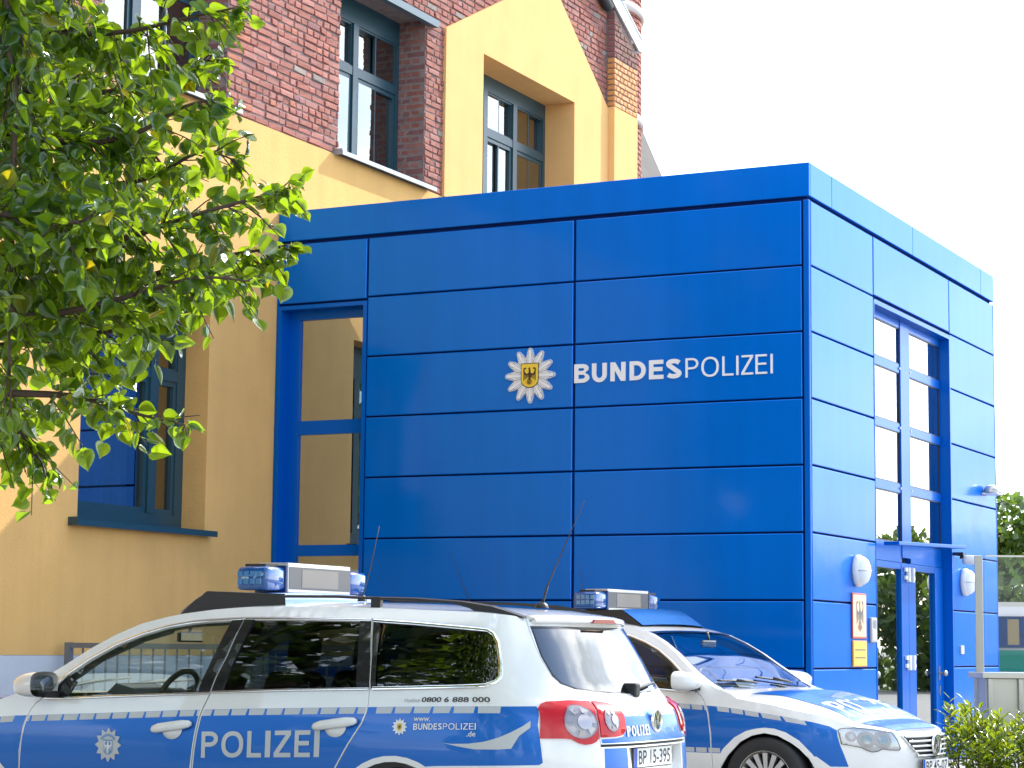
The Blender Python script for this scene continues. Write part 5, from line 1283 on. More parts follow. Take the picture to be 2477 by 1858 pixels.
        SW = [(1.007, .768), (.969, .764), (.889, .768), (.824, .78), (.767, .802), (.721, .829), (.676, .861), (.644, .89), (.647, .855), (.688, .813), (.718, .748), (.776, .742), (.863, .74), (.936, .752)]
        V, T = tess(SW); decal('swoosh', [tuple(v) for v in V], [t for t, c in T], SILV, sd, .003, mirror=mir)
    # ---- under body, arches, wheels
    ub = MB(); ub.box(-.85, 3.45, -.74, .74, .20, .36); ub.box(3.0, 3.55, -.6, .6, .2, .6); ub.build('underbody', RUBBER, car)
    fl_ = MB(); fl_.box(-.95, 2.35, -.70, .70, .36, .40); fl_.build('floor', INNER, car)
    for (xa, hw) in ((0.0, .77), (2.892, .79)):
        for s_ in (-1, 1):
            w_ = MB(); vs = []
            for yv in (s_*.45, s_*.86):
                for k_ in range(17):
                    a = pi*k_/16; vs.append((xa+.385*cos(a), yv, .30+.375*sin(a)))
            w_.add(vs, [(k_, k_+1, 17+k_+1, 17+k_) for k_ in range(16)]+[tuple(range(17))], 0, True); w_.build('wheel_arch', RUBBER, car)
            wh = empty('wheel', (xa, s_*hw, .315)); wh.parent = car
            t_ = MB(); prof = [(.205, -.10), (.24, -.112), (.29, -.112), (.312, -.098), (.317, -.06), (.317, .06), (.312, .098), (.29, .112), (.24, .112), (.205, .10)]
            t_.lathe(prof, 40, 'y'); t_.build('tyre', TYRE, wh)
            r_ = MB(); sy = s_
            r_.lathe([(.21, sy*.10), (.217, sy*.108), (.205, sy*.096), (.19, sy*.06), (.185, -sy*.08)], 40, 'y')
            for k_ in range(16):
                a = 2*pi*k_/16
                M = Matrix.Rotation(a, 4, 'Y')
                r_.add([(.04, sy*.082, -.012), (.20, sy*.098, -.020), (.20, sy*.098, .020), (.04, sy*.082, .012), (.04, sy*.05, -.012), (.20, sy*.055, -.020), (.20, sy*.055, .020), (.04, sy*.05, .012)], [(0, 1, 2, 3), (0, 1, 5, 4), (2, 3, 7, 6), (1, 2, 6, 5)], 0, False, M)
            r_.lathe([(.0, sy*.098), (.05, sy*.094), (.06, sy*.08)], 20, 'y'); r_.build('rim', ALLOY, wh)
            b_ = MB(); b_.lathe([(.0, sy*.03), (.19, sy*.03), (.19, sy*.02)], 24, 'y'); b_.build('brake_disc', DARKSTEEL, wh)
    # ---- inside
    hl_ = MB(); vs = []
    for i in range(15):
        u = -.5+2.1*i/14
        for j in range(11): v = -.92+1.84*j/10; p_ = cap(u, v, -.05); vs.append(p_)
    hl_.add(vs, [(i*11+j, (i+1)*11+j, (i+1)*11+j+1, i*11+j+1) for i in range(14) for j in range(10)], 0, True); hl_.build('headliner', HEADL, car)
    for mir in (False, True):
        surf('door_card', [(3.60, .94), (2.50, .985), (1.48, 1.02), (.70, 1.04), (.70, .40), (3.70, .40)], INNER, car, off=-.07, skirt=0, step=.3, mirror=mir)
        surf('pillar_lining', [(2.56, .98), (2.45, 1.41), (2.30, 1.41), (2.38, .98)], INNER, car, off=-.06, skirt=0, step=.2, mirror=mir)
        surf('pillar_lining', [(1.60, 1.0), (1.64, 1.40), (1.48, 1.40), (1.42, 1.0)], INNER, car, off=-.05, skirt=0, step=.2, mirror=mir)
        surf('pillar_lining', [(3.66, .96), (3.5, 1.115), (3.34, 1.22), (3.08, 1.345), (2.88, 1.395), (2.88, 1.345), (3.05, 1.295), (3.30, 1.175), (3.44, 1.065), (3.52, .96)], INNER, car, off=-.05, skirt=0, step=.2, mirror=mir)
    def seat(x, y, back=True):
        s_ = empty('seat', (x, y, 0)); s_.parent = car
        m_ = MB(); m_.bbox(-.02, .50, -.24, .24, .40, .58, .06); m_.build('cushion', SEATM, s_)
        m_ = MB(); m_.bbox(-.08, .08, -.24, .24, 0, .62, .06, 0, Matrix.Translation((-.05, 0, .52)) @ Matrix.Rotation(-.32, 4, 'Y')); m_.build('backrest', SEATM, s_)
        m_ = MB(); m_.bbox(-.05, .05, -.13, .13, 0, .20, .045, 0, Matrix.Translation((-.26, 0, 1.12)) @ Matrix.Rotation(-.15, 4, 'Y')); m_.build('headrest', SEATM, s_)
        return s_
    seat(1.18, .36); seat(1.18, -.36)
    rs = MB(); rs.bbox(.22, .75, -.66, .66, .42, .60, .05); rs.bbox(-.07, .07, -.66, .66, 0, .55, .05, 0, Matrix.Translation((.20, 0, .52)) @ Matrix.Rotation(-.35, 4, 'Y'))
    for yy in (-.40, 0, .40): rs.bbox(-.045, .045, -.12, .12, 0, .17, .04, 0, Matrix.Translation((-.01, yy, 1.03)) @ Matrix.Rotation(-.2, 4, 'Y'))
    rs.build('rear_bench', SEATM, car)
    ds = MB(); ds.prism([(1.95, .60), (1.90, .80), (1.98, .93), (2.10, .965), (2.62, .93), (2.62, .60)], 'y', -.74, .74); ds.build('dashboard', DASHM, car)
    bn = MB(); bn.prism([(1.90, .90), (1.93, 1.00), (2.06, 1.03), (2.14, .96)], 'y', .20, .56); bn.build('instrument_hood', DASHM, car)
    sw_ = MB(); M = Matrix.Translation((1.77, .37, .935)) @ Matrix.Rotation(-.42, 4, 'Y'); vs = []
    R_, r_ = .185, .017
    for i in range(32):
        for k_ in range(8):
            a = 2*pi*i/32; b = 2*pi*k_/8; vs.append((r_*sin(b), (R_+r_*cos(b))*cos(a), (R_+r_*cos(b))*sin(a)))
    sw_.add(vs, [(i*8+k_, i*8+(k_+1) % 8, ((i+1) % 32)*8+(k_+1) % 8, ((i+1) % 32)*8+k_) for i in range(32) for k_ in range(8)], 0, True, M)
    sw_.bbox(-.01, .05, -.08, .08, -.06, .06, .015, 0, M); sw_.box(-.005, .02, -.17, .17, -.015, .02, 0, M); sw_.build('steering_wheel', mat('dark_leather', (0.05, 0.043, 0.035), 0.5), car)
    im = MB(); im.bbox(1.93, 1.96, -.12, .12, 1.27, 1.33, .01); im.tube([(1.95, 0, 1.33), (1.93, 0, 1.40)], .01, 6); im.build('inside_mirror', GLOSSB, car)
    # ---- light bar and roof fairing
    lbx = empty('light_bar', (bar_u, 0, 0)); lbx.parent = car
    m_ = MB(); m_.bbox(-.105, .105, -.345, .345, 1.556, 1.728, .008); m_.build('speaker_box', mat('silver_box', (0.50, 0.50, 0.50), 0.3, metal=0.5), lbx)
    for f_ in (-1, 1):
        m_ = MB(); m_.box(min(f_*.1052, f_*.107), max(f_*.1052, f_*.107), -.335, .335, 1.577, 1.705); m_.build('display_face', mat('grey_display', (0.10, 0.10, 0.105), 0.35, spec=0.3), lbx)
        m_ = MB(); m_.box(min(f_*.1072, f_*.1085), max(f_*.1072, f_*.1085), -.20, .20, 1.588, 1.693); m_.build('display', mat('display_glass', (0.11, 0.105, 0.11), 0.2, coat=0.25, spec=0.3), lbx)
    for s_ in (-1, 1):
        m_ = MB(); ya, yb = (.352, .555) if s_ > 0 else (-.555, -.352)
        m_.bbox(-.095, .11, ya, yb, 1.566, 1.700, .022); m_.build('blue_beacon', BLUEL, lbx)
        m_ = MB()
        for kk in range(4):
            for jj in range(2):
                m_.bbox(-.06+.042*kk, -.028+.042*kk, s_*.556-.003, s_*.556+.003, 1.600+.042*jj, 1.632+.042*jj, .002)
        m_.build('reflector', mat('beacon_reflector', (0.08, 0.26, 0.55), 0.15, metal=0.4, coat=0.6), lbx)
        m_ = MB(); m_.bbox(-.10, .112, s_*.345-.012 if s_ > 0 else -.36, .36 if s_ > 0 else -.333, 1.556, 1.712, .006); m_.build('end_bracket', mat('dark_blue_plastic', (0.01, 0.03, 0.12), 0.3), lbx)
        m_ = MB(); m_.box(-.06, .08, s_*.45-.06, s_*.45+.06, 1.698, 1.716); m_.build('cap', BLACKPL, lbx)
    fa_ = MB(); n_ = 12
    prof = [(-.205, 1.478), (-.20, 1.546), (.10, 1.553), (.33, 1.560), (.42, 1.497), (.515, 1.428), (.30, 1.44)]
    prof_t = [(-.205, 1.478), (-.20, 1.546), (.10, 1.555), (.33, 1.562), (.42, 1.505), (.515, 1.440)]
    vs = []
    for j in range(15):
        y_ = -.52+1.04*j/14; t = abs(y_)/.52; lift = .012*(1-t*t)
        for (u, z) in prof_t: vs.append((u+.03*(1-t*t)*(1 if u > .2 else 0), y_, z+lift))
    fa_.add(vs, [(j*6+k_, (j+1)*6+k_, (j+1)*6+k_+1, j*6+k_+1) for j in range(14) for k_ in range(5)], 1, True)
    for y_ in (-.52, .52): fa_.add([(u, y_*1.001, z) for u, z in prof], [tuple(range(7))], 0, False)
    fb_ = fa_.build('roof_fairing', [BLACKPL, mat('fairing_blue_gloss', (0.05, 0.16, 0.42), 0.15, coat=1.0)], lbx)  # the blue reflection on the fairing's top is put into its colour
    an_ = MB(); an_.lathe([(.04, 0), (.035, .02), (.012, .035), (0, .036)], 12, M=Matrix.Translation((-.41, 0, 1.478))); an_.tube([(-.415, 0, 1.50), (-.445, 0, 1.60)], .007, 6); an_.tube([(-.445, 0, 1.60), (-.555, 0, 1.835), (-.668, 0, 2.07)], [.0045, .003, .002], 6); an_.build('aerial', BLACKPL, car)
    an_ = MB(); an_.lathe([(.03, 0), (.02, .03), (0, .04)], 10, M=Matrix.Translation((.745, 0, 1.515))); an_.tube([(.745, 0, 1.54), (.70, 0, 1.68), (.64, 0, 1.95)], [.004, .003, .002], 6); an_.build('aerial', BLACKPL, car)
    return car
def all_children(o):
    out = []
    for c in o.children: out.append(c); out += all_children(c)
    return out
car1 = build_car('white and blue police estate car with black roof rails, parked nearest the viewer', 'police cars parked before the annexe', bar_u=1.14)
car2 = build_car('second white and blue police car facing right, half hidden behind the nearer estate', 'police cars parked before the annexe', plate_rear='BP 15-407', plate_front='BP 45-07', rails=False, bar_u=1.13)
# the second car has the shorter cabin: its points ahead of the rear seats move back
for o in all_children(car2):
    if o.type == 'MESH':
        x0 = o.matrix_local.translation.x if o.parent != car2 and o.parent.parent is None else o.location.x
        base = o.location.x+(o.parent.location.x if o.parent is not car2 else 0)
        for v in o.data.vertices:
            u = v.co.x+base
            if o.parent.name.startswith(('wheel', 'light_bar')) or o.name.startswith('number_plate') or o.parent.name.startswith('number_plate'): continue
            if u > 2.465: v.co.x -= .203
            elif u > .2: v.co.x -= (u-.2)*.0896
for o in car2.children:
    if o.name.startswith('wheel') and o.location.x > 1 and o.type == 'EMPTY': o.location.x -= .203
    if o.name.startswith('light_bar'): o.location.x -= .165
    if o.name.startswith('number_plate') and o.location.x > 1: o.location.x -= .203
car1.location = (.56, -7.42, 0); car1.rotation_euler = (0, 0, pi)
car2.location = (-1.869, -2.079, 0); car2.rotation_euler = (0, 0, radians(-5))
# ================================================================== foliage
def leafmat(name, col, tcol, tw=0.5, rough=0.35, var=0.35, yellow=0.0):
    m = bpy.data.materials.new(name); m.use_nodes = True; t = m.node_tree; n = t.nodes; l = t.links; p = n['Principled BSDF']
    p.inputs['Roughness'].default_value = rough; p.inputs['Specular IOR Level'].default_value = 0.5; p.inputs['Coat Weight'].default_value = 0.5; p.inputs['Coat Roughness'].default_value = 0.12
    g = n.new('ShaderNodeNewGeometry'); oi = n.new('ShaderNodeObjectInfo')
    a = n.new('ShaderNodeMath'); a.operation = 'ADD'; l.new(g.outputs['Random Per Island'], a.inputs[0]); l.new(oi.outputs['Random'], a.inputs[1])
    fr = n.new('ShaderNodeMath'); fr.operation = 'FRACT'; l.new(a.outputs[0], fr.inputs[0])
    r = n.new('ShaderNodeValToRGB'); e = r.color_ramp.elements
    e[0].color = (*[c*(1-var) for c in col], 1); e[1].color = (*[c*(1+var) for c in col], 1); l.new(fr.outputs[0], r.inputs[0])
    l.new(r.outputs[0], p.inputs['Base Color'])
    tr = n.new('ShaderNodeBsdfTranslucent'); r2 = n.new('ShaderNodeValToRGB'); e = r2.color_ramp.elements
    e[0].color = (*[c*(1-var*0.6) for c in tcol], 1); e[1].color = (*[c*(1+var*0.6) for c in tcol], 1); e[1].position = 0.93
    if yellow: k = e.new(1.0); k.color = (tcol[0]*2.0, tcol[1]*1.05, tcol[2], 1)
    l.new(fr.outputs[0], r2.inputs[0]); l.new(r2.outputs[0], tr.inputs[0])
    mx = n.new('ShaderNodeMixShader'); mx.inputs[0].default_value = tw; l.new(p.outputs[0], mx.inputs[1]); l.new(tr.outputs[0], mx.inputs[2])
    l.new(mx.outputs[0], n['Material Output'].inputs[0]); return m
LINDEN = leafmat('linden_leaf', (0.022, 0.058, 0.022), (0.50, 0.74, 0.015), 0.38, 0.20, yellow=1)
HEDGEL = leafmat('laurel_leaf', (0.12, 0.20, 0.012), (0.46, 0.56, 0.02), 0.42, 0.26)
FARL = leafmat('far_foliage', (0.060, 0.110, 0.022), (0.20, 0.32, 0.03), 0.42, 0.5)
FARL2 = leafmat('far_foliage_dark', (0.038, 0.075, 0.020), (0.11, 0.20, 0.02), 0.38, 0.5)
BARK = mat('bark_brown', (0.055, 0.042, 0.034), 0.9, var=0.3, vscale=12, bump=0.8, bscale=40)
TWIG = mat('twig_brown', (0.060, 0.035, 0.022), 0.8)
def leaf_mesh(kind, seed):
    """leaf with midrib fold and curl; grows along +Y from the stalk at the origin, length 1"""
    r = random.Random(seed)
    if kind == 'heart':
        half = [(0.0, 0.02), (0.20, -0.06), (0.40, 0.04), (0.485, 0.22), (0.47, 0.40), (0.38, 0.58), (0.24, 0.75), (0.09, 0.90), (0.0, 1.06)]
    else:
        half = [(0.0, 0.0), (0.10, 0.12), (0.185, 0.32), (0.20, 0.52), (0.155, 0.74), (0.07, 0.91), (0.0, 1.0)]
    fold = r.uniform(0.03, 0.30); curl = r.uniform(0.1, 0.5); tw = r.uniform(-0.4, 0.4); wav = r.uniform(0, 0.05)
    def bend(x, y):
        z = abs(x)*fold+wav*sin(y*9+x*7)*abs(x)*3-curl*0.35*y*y; a = tw*y
        return (x*cos(a)-0*sin(a), y*(1-0.12*curl*y), z+x*sin(a))
    vs = []; n = len(half)
    for x, y in half: vs.append(bend(x, y))
    for x, y in half[1:-1]: vs.append(bend(-x, y))
    mid = [(0, half[0][1]+(half[-1][1]-half[0][1])*k/(n-1)) for k in range(1, n-1)]
    mb0 = len(vs)
    for x, y in mid: vs.append(bend(x, y))
    fs = []
    R_ = list(range(n)); Lf = [0]+list(range(n, n+n-2))+[n-1]; M_ = [0]+list(range(mb0, mb0+n-2))+[n-1]
    for S_ in (R_, Lf):
        for k in range(n-1):
            f = [M_[k], S_[k], S_[k+1], M_[k+1]]; f2 = []
            for i in f:
                if i not in f2: f2.append(i)
            if len(f2) > 2: fs.append(tuple(f2))
    # stalk
    st_ = 0.32 if kind == 'heart' else 0.06; b = len(vs)
    for (yy, zz) in ((0.0, 0.0), (-st_*0.5, 0.03), (-st_, 0.10)): vs += [(-0.012, yy, zz), (0.012, yy, zz)]
    fs += [(b, b+1, b+3, b+2), (b+2, b+3, b+5, b+4)]
    me = bpy.data.meshes.new('leaf'); me.from_pydata(vs, [], fs)
    me.polygons.foreach_set('use_smooth', [True]*len(fs)); me.update(); return me
def leaf_place(pos, along, up, size):
    y = along.normalized(); x = y.cross(up)
    if x.length < 1e-4: x = y.cross(Vector((1, 0, 0)))
    x.normalize(); z = x.cross(y)
    return Matrix((( x.x, y.x, z.x, pos.x), (x.y, y.y, z.y, pos.y), (x.z, y.z, z.z, pos.z), (0, 0, 0, 1))) @ Matrix.Scale(size, 4)
def join_leaves(name, L, protos, m, parent):
    """many leaves as one mesh of kind stuff"""
    import array
    vs = []; fs = []
    for (T, k) in L:
        me = protos[k]; b = len(vs)
        vs += [tuple(T @ v.co) for v in me.vertices]; fs += [tuple(b+i for i in p_.vertices) for p_ in me.polygons]
    me = bpy.data.meshes.new(name); me.from_pydata(vs, [], fs); me.materials.append(m); me.polygons.foreach_set('use_smooth', [True]*len(fs)); me.update()
    o = link(name, me, parent); o['kind'] = 'stuff'; return o
BRANCHES = [
    [(1.535, -13.32, 3.297), (2.068, -13.25, 3.102), (2.365, -13.208, 3.063), (2.608, -13.2, 3.078), (2.776, -13.174, 3.098)],
    [(1.382, -13.142, 3.078), (1.919, -12.971, 2.985), (2.184, -12.894, 2.989), (2.372, -12.864, 3.05), (2.497, -12.858, 3.052)],
    [(1.799, -13.571, 2.8), (2.27, -13.432, 2.701), (2.514, -13.364, 2.692), (2.712, -13.332, 2.773), (2.795, -13.292, 2.793)],
    [(1.438, -13.18, 2.733), (1.969, -13.016, 2.674), (2.287, -12.968, 2.67), (2.512, -12.976, 2.734), (2.605, -12.926, 2.714)],
    [(1.708, -13.447, 2.387), (2.191, -13.318, 2.402), (2.459, -13.298, 2.412), (2.698, -13.296, 2.461), (2.915, -13.25, 2.511), (3.022, -13.254, 2.528)],
    [(1.35, -13.06, 2.357), (1.955, -12.98, 2.36), (2.333, -13.015, 2.358), (2.58, -13.009, 2.398), (2.744, -12.985, 2.417), (2.844, -12.991, 2.423)],
    [(1.913, -13.54, 2.168), (2.335, -13.442, 2.184), (2.578, -13.382, 2.23), (2.771, -13.347, 2.275), (2.909, -13.276, 2.267)],
    [(1.482, -13.187, 2.126), (1.961, -13.065, 2.174), (2.17, -13.019, 2.197), (2.364, -12.98, 2.22), (2.422, -12.957, 2.262)],
    [(1.761, -13.478, 1.98), (2.168, -13.329, 1.979), (2.355, -13.289, 1.962), (2.526, -13.252, 1.912), (2.671, -13.23, 1.878)],
    [(1.548, -13.25, 2.0), (1.94, -13.156, 1.938), (2.044, -13.148, 1.851), (2.122, -13.155, 1.776)],
    [(2.136, -13.803, 2.439), (2.418, -13.657, 2.417), (2.573, -13.633, 2.396), (2.664, -13.591, 2.429)],
    [(2.171, -13.666, 3.222), (2.308, -13.613, 2.923), (2.334, -13.602, 2.526), (2.305, -13.564, 2.142), (2.298, -13.528, 1.848)],
    [(1.761, -12.901, 3.542), (1.909, -12.828, 3.142), (1.913, -12.839, 2.82), (1.858, -12.82, 2.481), (1.815, -12.794, 2.128)],
    [(1.26, -12.894, 3.296), (1.706, -12.765, 3.166), (1.977, -12.715, 2.978), (2.092, -12.639, 2.845), (2.166, -12.583, 2.712)],
]
rnd = random.Random(21)
HEART = [leaf_mesh('heart', i) for i in range(9)]; LAUREL = [leaf_mesh('laurel', i) for i in range(7)]
for me in HEART: me.materials.append(LINDEN)
for me in LAUREL: me.materials.append(HEDGEL)
def rv(r): return Vector((r.uniform(-1, 1), r.uniform(-1, 1), r.uniform(-1, 1)))
def tree_linden():
    T0 = Vector((0.15, -13.5, 0))
    t = empty('linden_tree', T0); tag(t, 'leafy green linden tree whose lower branches hang into the view at left', 'tree')
    tr = MB(); tr.tube([(0, 0, 0), (0.03, 0.02, 1.0), (0.0, 0.05, 2.2), (0.05, 0.0, 3.6), (0.02, 0.05, 5.4), (0.0, 0.0, 7.6)], [0.19, 0.15, 0.135, 0.115, 0.08, 0.03], 12); tr.build('trunk', BARK, t)
    L = []
    DENS = [1, .9, 1, .85, 1, .85, .8, .55, .45, .38, .9, .85, .7, .8]
    view = Vector((6.23, -18.23, 1.27))
    for bi, br in enumerate(BRANCHES):
        P = [Vector(b)-T0 for b in br]
        # root the limb in the trunk
        root = Vector((0.0, 0.02, max(0.9, min(5.0, P[0].z-0.35)))); mid_ = (root+P[0])/2+Vector((0, 0, 0.12))
        pts = [root, mid_]+P; Q = []
        for i in range(len(pts)-1):
            for k in range(6):
                a = k/6; p0 = pts[max(i-1, 0)]; p1, p2 = pts[i], pts[i+1]; p3 = pts[min(i+2, len(pts)-1)]
                Q.append(0.5*((2*p1)+(p2-p0)*a+(2*p0-5*p1+4*p2-p3)*a*a+(3*p1-p0-3*p2+p3)*a**3))
        Q.append(pts[-1]); n = len(Q)
        bm_ = MB(); bm_.tube(Q, [0.022*(1-i/n)**1.3+0.0022 for i in range(n)], 7); bm_.build('branch', TWIG, t)
        tw_ = MB(); run = 0
        for i in range(9, n):
            d = (Q[i]-Q[i-1]); run += d.length; frac = (i-9)/(n-9)
            cnt = 4 if frac < 0.35 else 3 if frac < 0.6 else 2 if frac < 0.85 or i % 2 else 1
            for c in range(cnt):
                if rnd.random() > DENS[bi]: continue
                base = Q[i-1]+d*rnd.random(); side = rv(rnd); side -= d.normalized()*side.dot(d.normalized())*0.6; side.z -= 0.25; side.normalize()
                ln = rnd.uniform(0.05, 0.30)*(1.2-0.85*frac); dirn = (d.normalized()*0.9+side*0.9).normalized()
                tip = base+dirn*ln+Vector((0, 0, -ln*0.25)); tw_.tube([base, (base+tip)/2+Vector((0, 0, 0.006)), tip], [0.0026, 0.002, 0.0013], 5, cap=False)
                k = max(2, int(ln/0.029))
                for q_ in range(k):
                    f_ = (q_+0.6)/k; pos = base+(tip-base)*f_; sd = rv(rnd)
                    al = (dirn*0.45+sd*0.8+Vector((0, 0, -0.45))).normalized(); up = (Vector((0.10, -0.15, 0.65))+rv(rnd)*0.9).normalized()
                    sz = rnd.uniform(0.036, 0.068)*(0.8 if frac > 0.85 else 1)
                    L.append((leaf_place(pos+al*sz*0.3, al, up, sz), rnd.randrange(9)))
            # the outermost leaves
        for q_ in range(3):
            al = ((Q[-1]-Q[-3]).normalized()*0.8+rv(rnd)*0.5+Vector((0, 0, -0.2))).normalized(); L.append((leaf_place(Q[-1]+al*0.012, al, (Vector((0, 0, 1))+rv(rnd)*0.6).normalized(), rnd.uniform(0.035, 0.055)), rnd.randrange(9)))
        tw_.build('twig', TWIG, t, 'stuff')
    for bi, br in enumerate(BRANCHES):
        P = [Vector(b)-T0 for b in br]
        for q_ in range(75 if bi < 6 or bi in (10, 11) else 30):
            t_ = rnd.uniform(0.25, 1.55); i_ = int(t_); pos = P[i_]+(P[i_+1]-P[i_])*(t_-i_)+Vector((rnd.gauss(0, .09), rnd.gauss(0.12, .14), rnd.gauss(0, .10)))
            al = (rv(rnd)*0.9+Vector((0.1, 0.1, -0.5))).normalized(); L.append((leaf_place(pos, al, (Vector((0.1, -0.1, 0.65))+rv(rnd)*0.9).normalized(), rnd.uniform(0.038, 0.068)), rnd.randrange(9)))
    v_ = view-T0
    L.sort(key=lambda e: (e[0].translation-v_).length-0.9*max(0, (e[0].translation-v_).dot(Vector((0.893, 0.451, 0)))+1.5))
    for (T, k) in L[:298]:
        o = link('leaf', HEART[k], t); o.matrix_local = T
    join_leaves('foliage', L[298:], HEART, LINDEN, t)
    # the crown above and beyond the picture
    U = []
    for i in range(8200):
        a = rnd.uniform(0, 2*pi); zc = rnd.uniform(3.4, 9.6); rr = 3.5*sqrt(max(0.05, 1-((zc-5.8)/3.9)**2))*sqrt(rnd.uniform(0.15, 1))
        pos = Vector((0.5+rr*cos(a), 0.7+rr*sin(a), zc)); wx = pos.x+T0.x-6.23; wy = pos.y+T0.y+18.23
        rx = 0.893*wx+0.451*wy; dp = -0.451*wx+0.893*wy
        if rx > -0.26*dp-0.1 and zc < 1.62+0.325*dp: continue      # the lower boughs were pruned on the street side
        al = (rv(rnd)+Vector((0, 0, -0.5))).normalized(); U.append((leaf_place(pos, al, (Vector((0, 0, 1))+rv(rnd)*0.8).normalized(), rnd.uniform(0.11, 0.18)), rnd.randrange(9)))
    for i in range(1500):
        a = rnd.uniform(0, 2*pi); zc = rnd.uniform(1.9, 4.2); rr = 1.25*sqrt(rnd.uniform(0.05, 1)); pos = Vector((rr*cos(a), rr*sin(a), zc))
        al = (rv(rnd)+Vector((0, 0, -0.5))).normalized(); U.append((leaf_place(pos, al, (Vector((0, 0, 1))+rv(rnd)*0.8).normalized(), rnd.uniform(0.08, 0.12)), rnd.randrange(9)))
    join_leaves('crown', U, HEART, LINDEN, t)
tree_linden()

def far_tree(loc, H, R, n, label, seed, m=FARL, zlow=0.25, size=(0.16, 0.34), group=None, lead=0.0):
    r = random.Random(seed); t = empty('tree', loc)
    if label: tag(t, label, 'tree', group)
    tr = MB(); tr.tube([(0, 0, 0), (r.uniform(-.1, .1), 0, H*0.3), (r.uniform(-.2, .2), r.uniform(-.2, .2), H*0.6), (0, 0, H*0.92)], [0.035*H*0.9, 0.028*H, 0.018*H, 0.005*H], 9)
    lobes = []
    for i in range(16):
        a = r.uniform(0, 2*pi); z = H*r.uniform(zlow+0.1, 0.92); k = sqrt(max(0.03, 1-((z/H-0.55)/0.5)**2)); rr = R*k*r.uniform(0.35, 0.85)
        c = Vector((rr*cos(a), rr*sin(a), z)); lobes.append((c, R*r.uniform(0.28, 0.5))); tr.tube([(0, 0, z*0.72), tuple(c*0.6+Vector((0, 0, z*0.35))), tuple(c)], [0.012*H, 0.008*H, 0.003*H], 6)
    tr.build('trunk', BARK, t)
    vs = []; fs = []
    for i in range(n):
        c, q_ = lobes[r.randrange(len(lobes))]; d = rv(r)
        while d.length > 1 or d.length < 0.25: d = rv(r)
        pos = c+d.normalized()*q_*d.length**0.5
        if lead and i < 120: pos = Vector((r.gauss(0, .12), r.gauss(0, .12), H*0.95+r.uniform(0, lead)))
        s_ = r.uniform(*size)*(0.5 if lead and i < 120 else 1); a = rv(r).normalized(); b = a.cross(rv(r)).normalized(); nrm = (d*0.5+Vector((0, 0, 0.6))); 
        b0 = len(vs); vs += [tuple(pos-a*s_*0.5), tuple(pos+b*s_*0.32+Vector((0, 0, -.05*s_))), tuple(pos+a*s_*0.6), tuple(pos-b*s_*0.32)]; fs.append((b0, b0+1, b0+2, b0+3))
    me = bpy.data.meshes.new('crown'); me.from_pydata(vs, [], fs); me.materials.append(m); me.update(); link('crown', me, t)
    return t
BG_ = 'trees beyond the car park'
far_tree((-8.1, 36.5, 0), 5.1, 2.5, 5200, 'bright leafy tree behind the white and green van at the right edge', 5, FARL, group=BG_, lead=1.2)
far_tree((-5.2, 41, 0), 5.6, 2.7, 5200, 'dark green tree at the right edge partly behind the brighter leafy tree', 6, FARL2, group=BG_)
def belt(name, label, rows, m, **kw):
    """a far row of trees that reads as one mass, as one object"""
    b_ = MB(); mats = [BARK, m]
    for (x, y, H_, R_, sd, n_) in rows:
        t = far_tree((x, y, 0), H_, R_, n_, None, sd, m, **kw)
        for c in list(t.children):
            b_.add([Vector((v.co.x+x, v.co.y+y, v.co.z)) for v in c.data.vertices], [tuple(p_.vertices) for p_ in c.data.polygons], 1 if c.name.startswith('crown') else 0, False)
            me = c.data; bpy.data.objects.remove(c); bpy.data.meshes.remove(me)
        bpy.data.objects.remove(t)
    me = bpy.data.meshes.new(name); me.from_pydata(b_.v, [], b_.f)
    for q_ in mats: me.materials.append(q_)
    me.polygons.foreach_set('material_index', b_.m); me.update()
    o = link(name, me); tag(o, label, 'trees', None, 'stuff'); return o
belt('tree_belt', 'green belt of bushy trees beyond the car park, mirrored in the glazed door', [(9.5, 46, 4.3, 2.6, 7, 4600), (12.5, 50, 5.0, 3.0, 8, 4600), (15.5, 46, 4.4, 3.0, 9, 4600), (19.5, 49, 5.4, 3.4, 10, 4600), (24, 47, 4.8, 3.0, 11, 3600)], FARL, zlow=0.0, size=(0.2, 0.42))
belt('tree_belt', 'dark belt of street trees behind the viewer, mirrored in the parked cars', [(-30, -52, 9, 4.6, 12, 3000), (-19, -55, 10, 5, 13, 3000), (-8, -52, 9, 4.6, 14, 3000), (4, -56, 10, 5.2, 15, 3000), (16, -53, 9, 4.8, 16, 3000), (28, -56, 10, 5, 17, 3000)], FARL2, zlow=0.02, size=(0.5, 0.95))
far_tree((-4.1, -13.4, 0), 11.0, 4.0, 7000, 'street tree left of the linden, seen only mirrored in the near estate car windows', 18, FARL2, zlow=0.22, size=(0.22, 0.45))

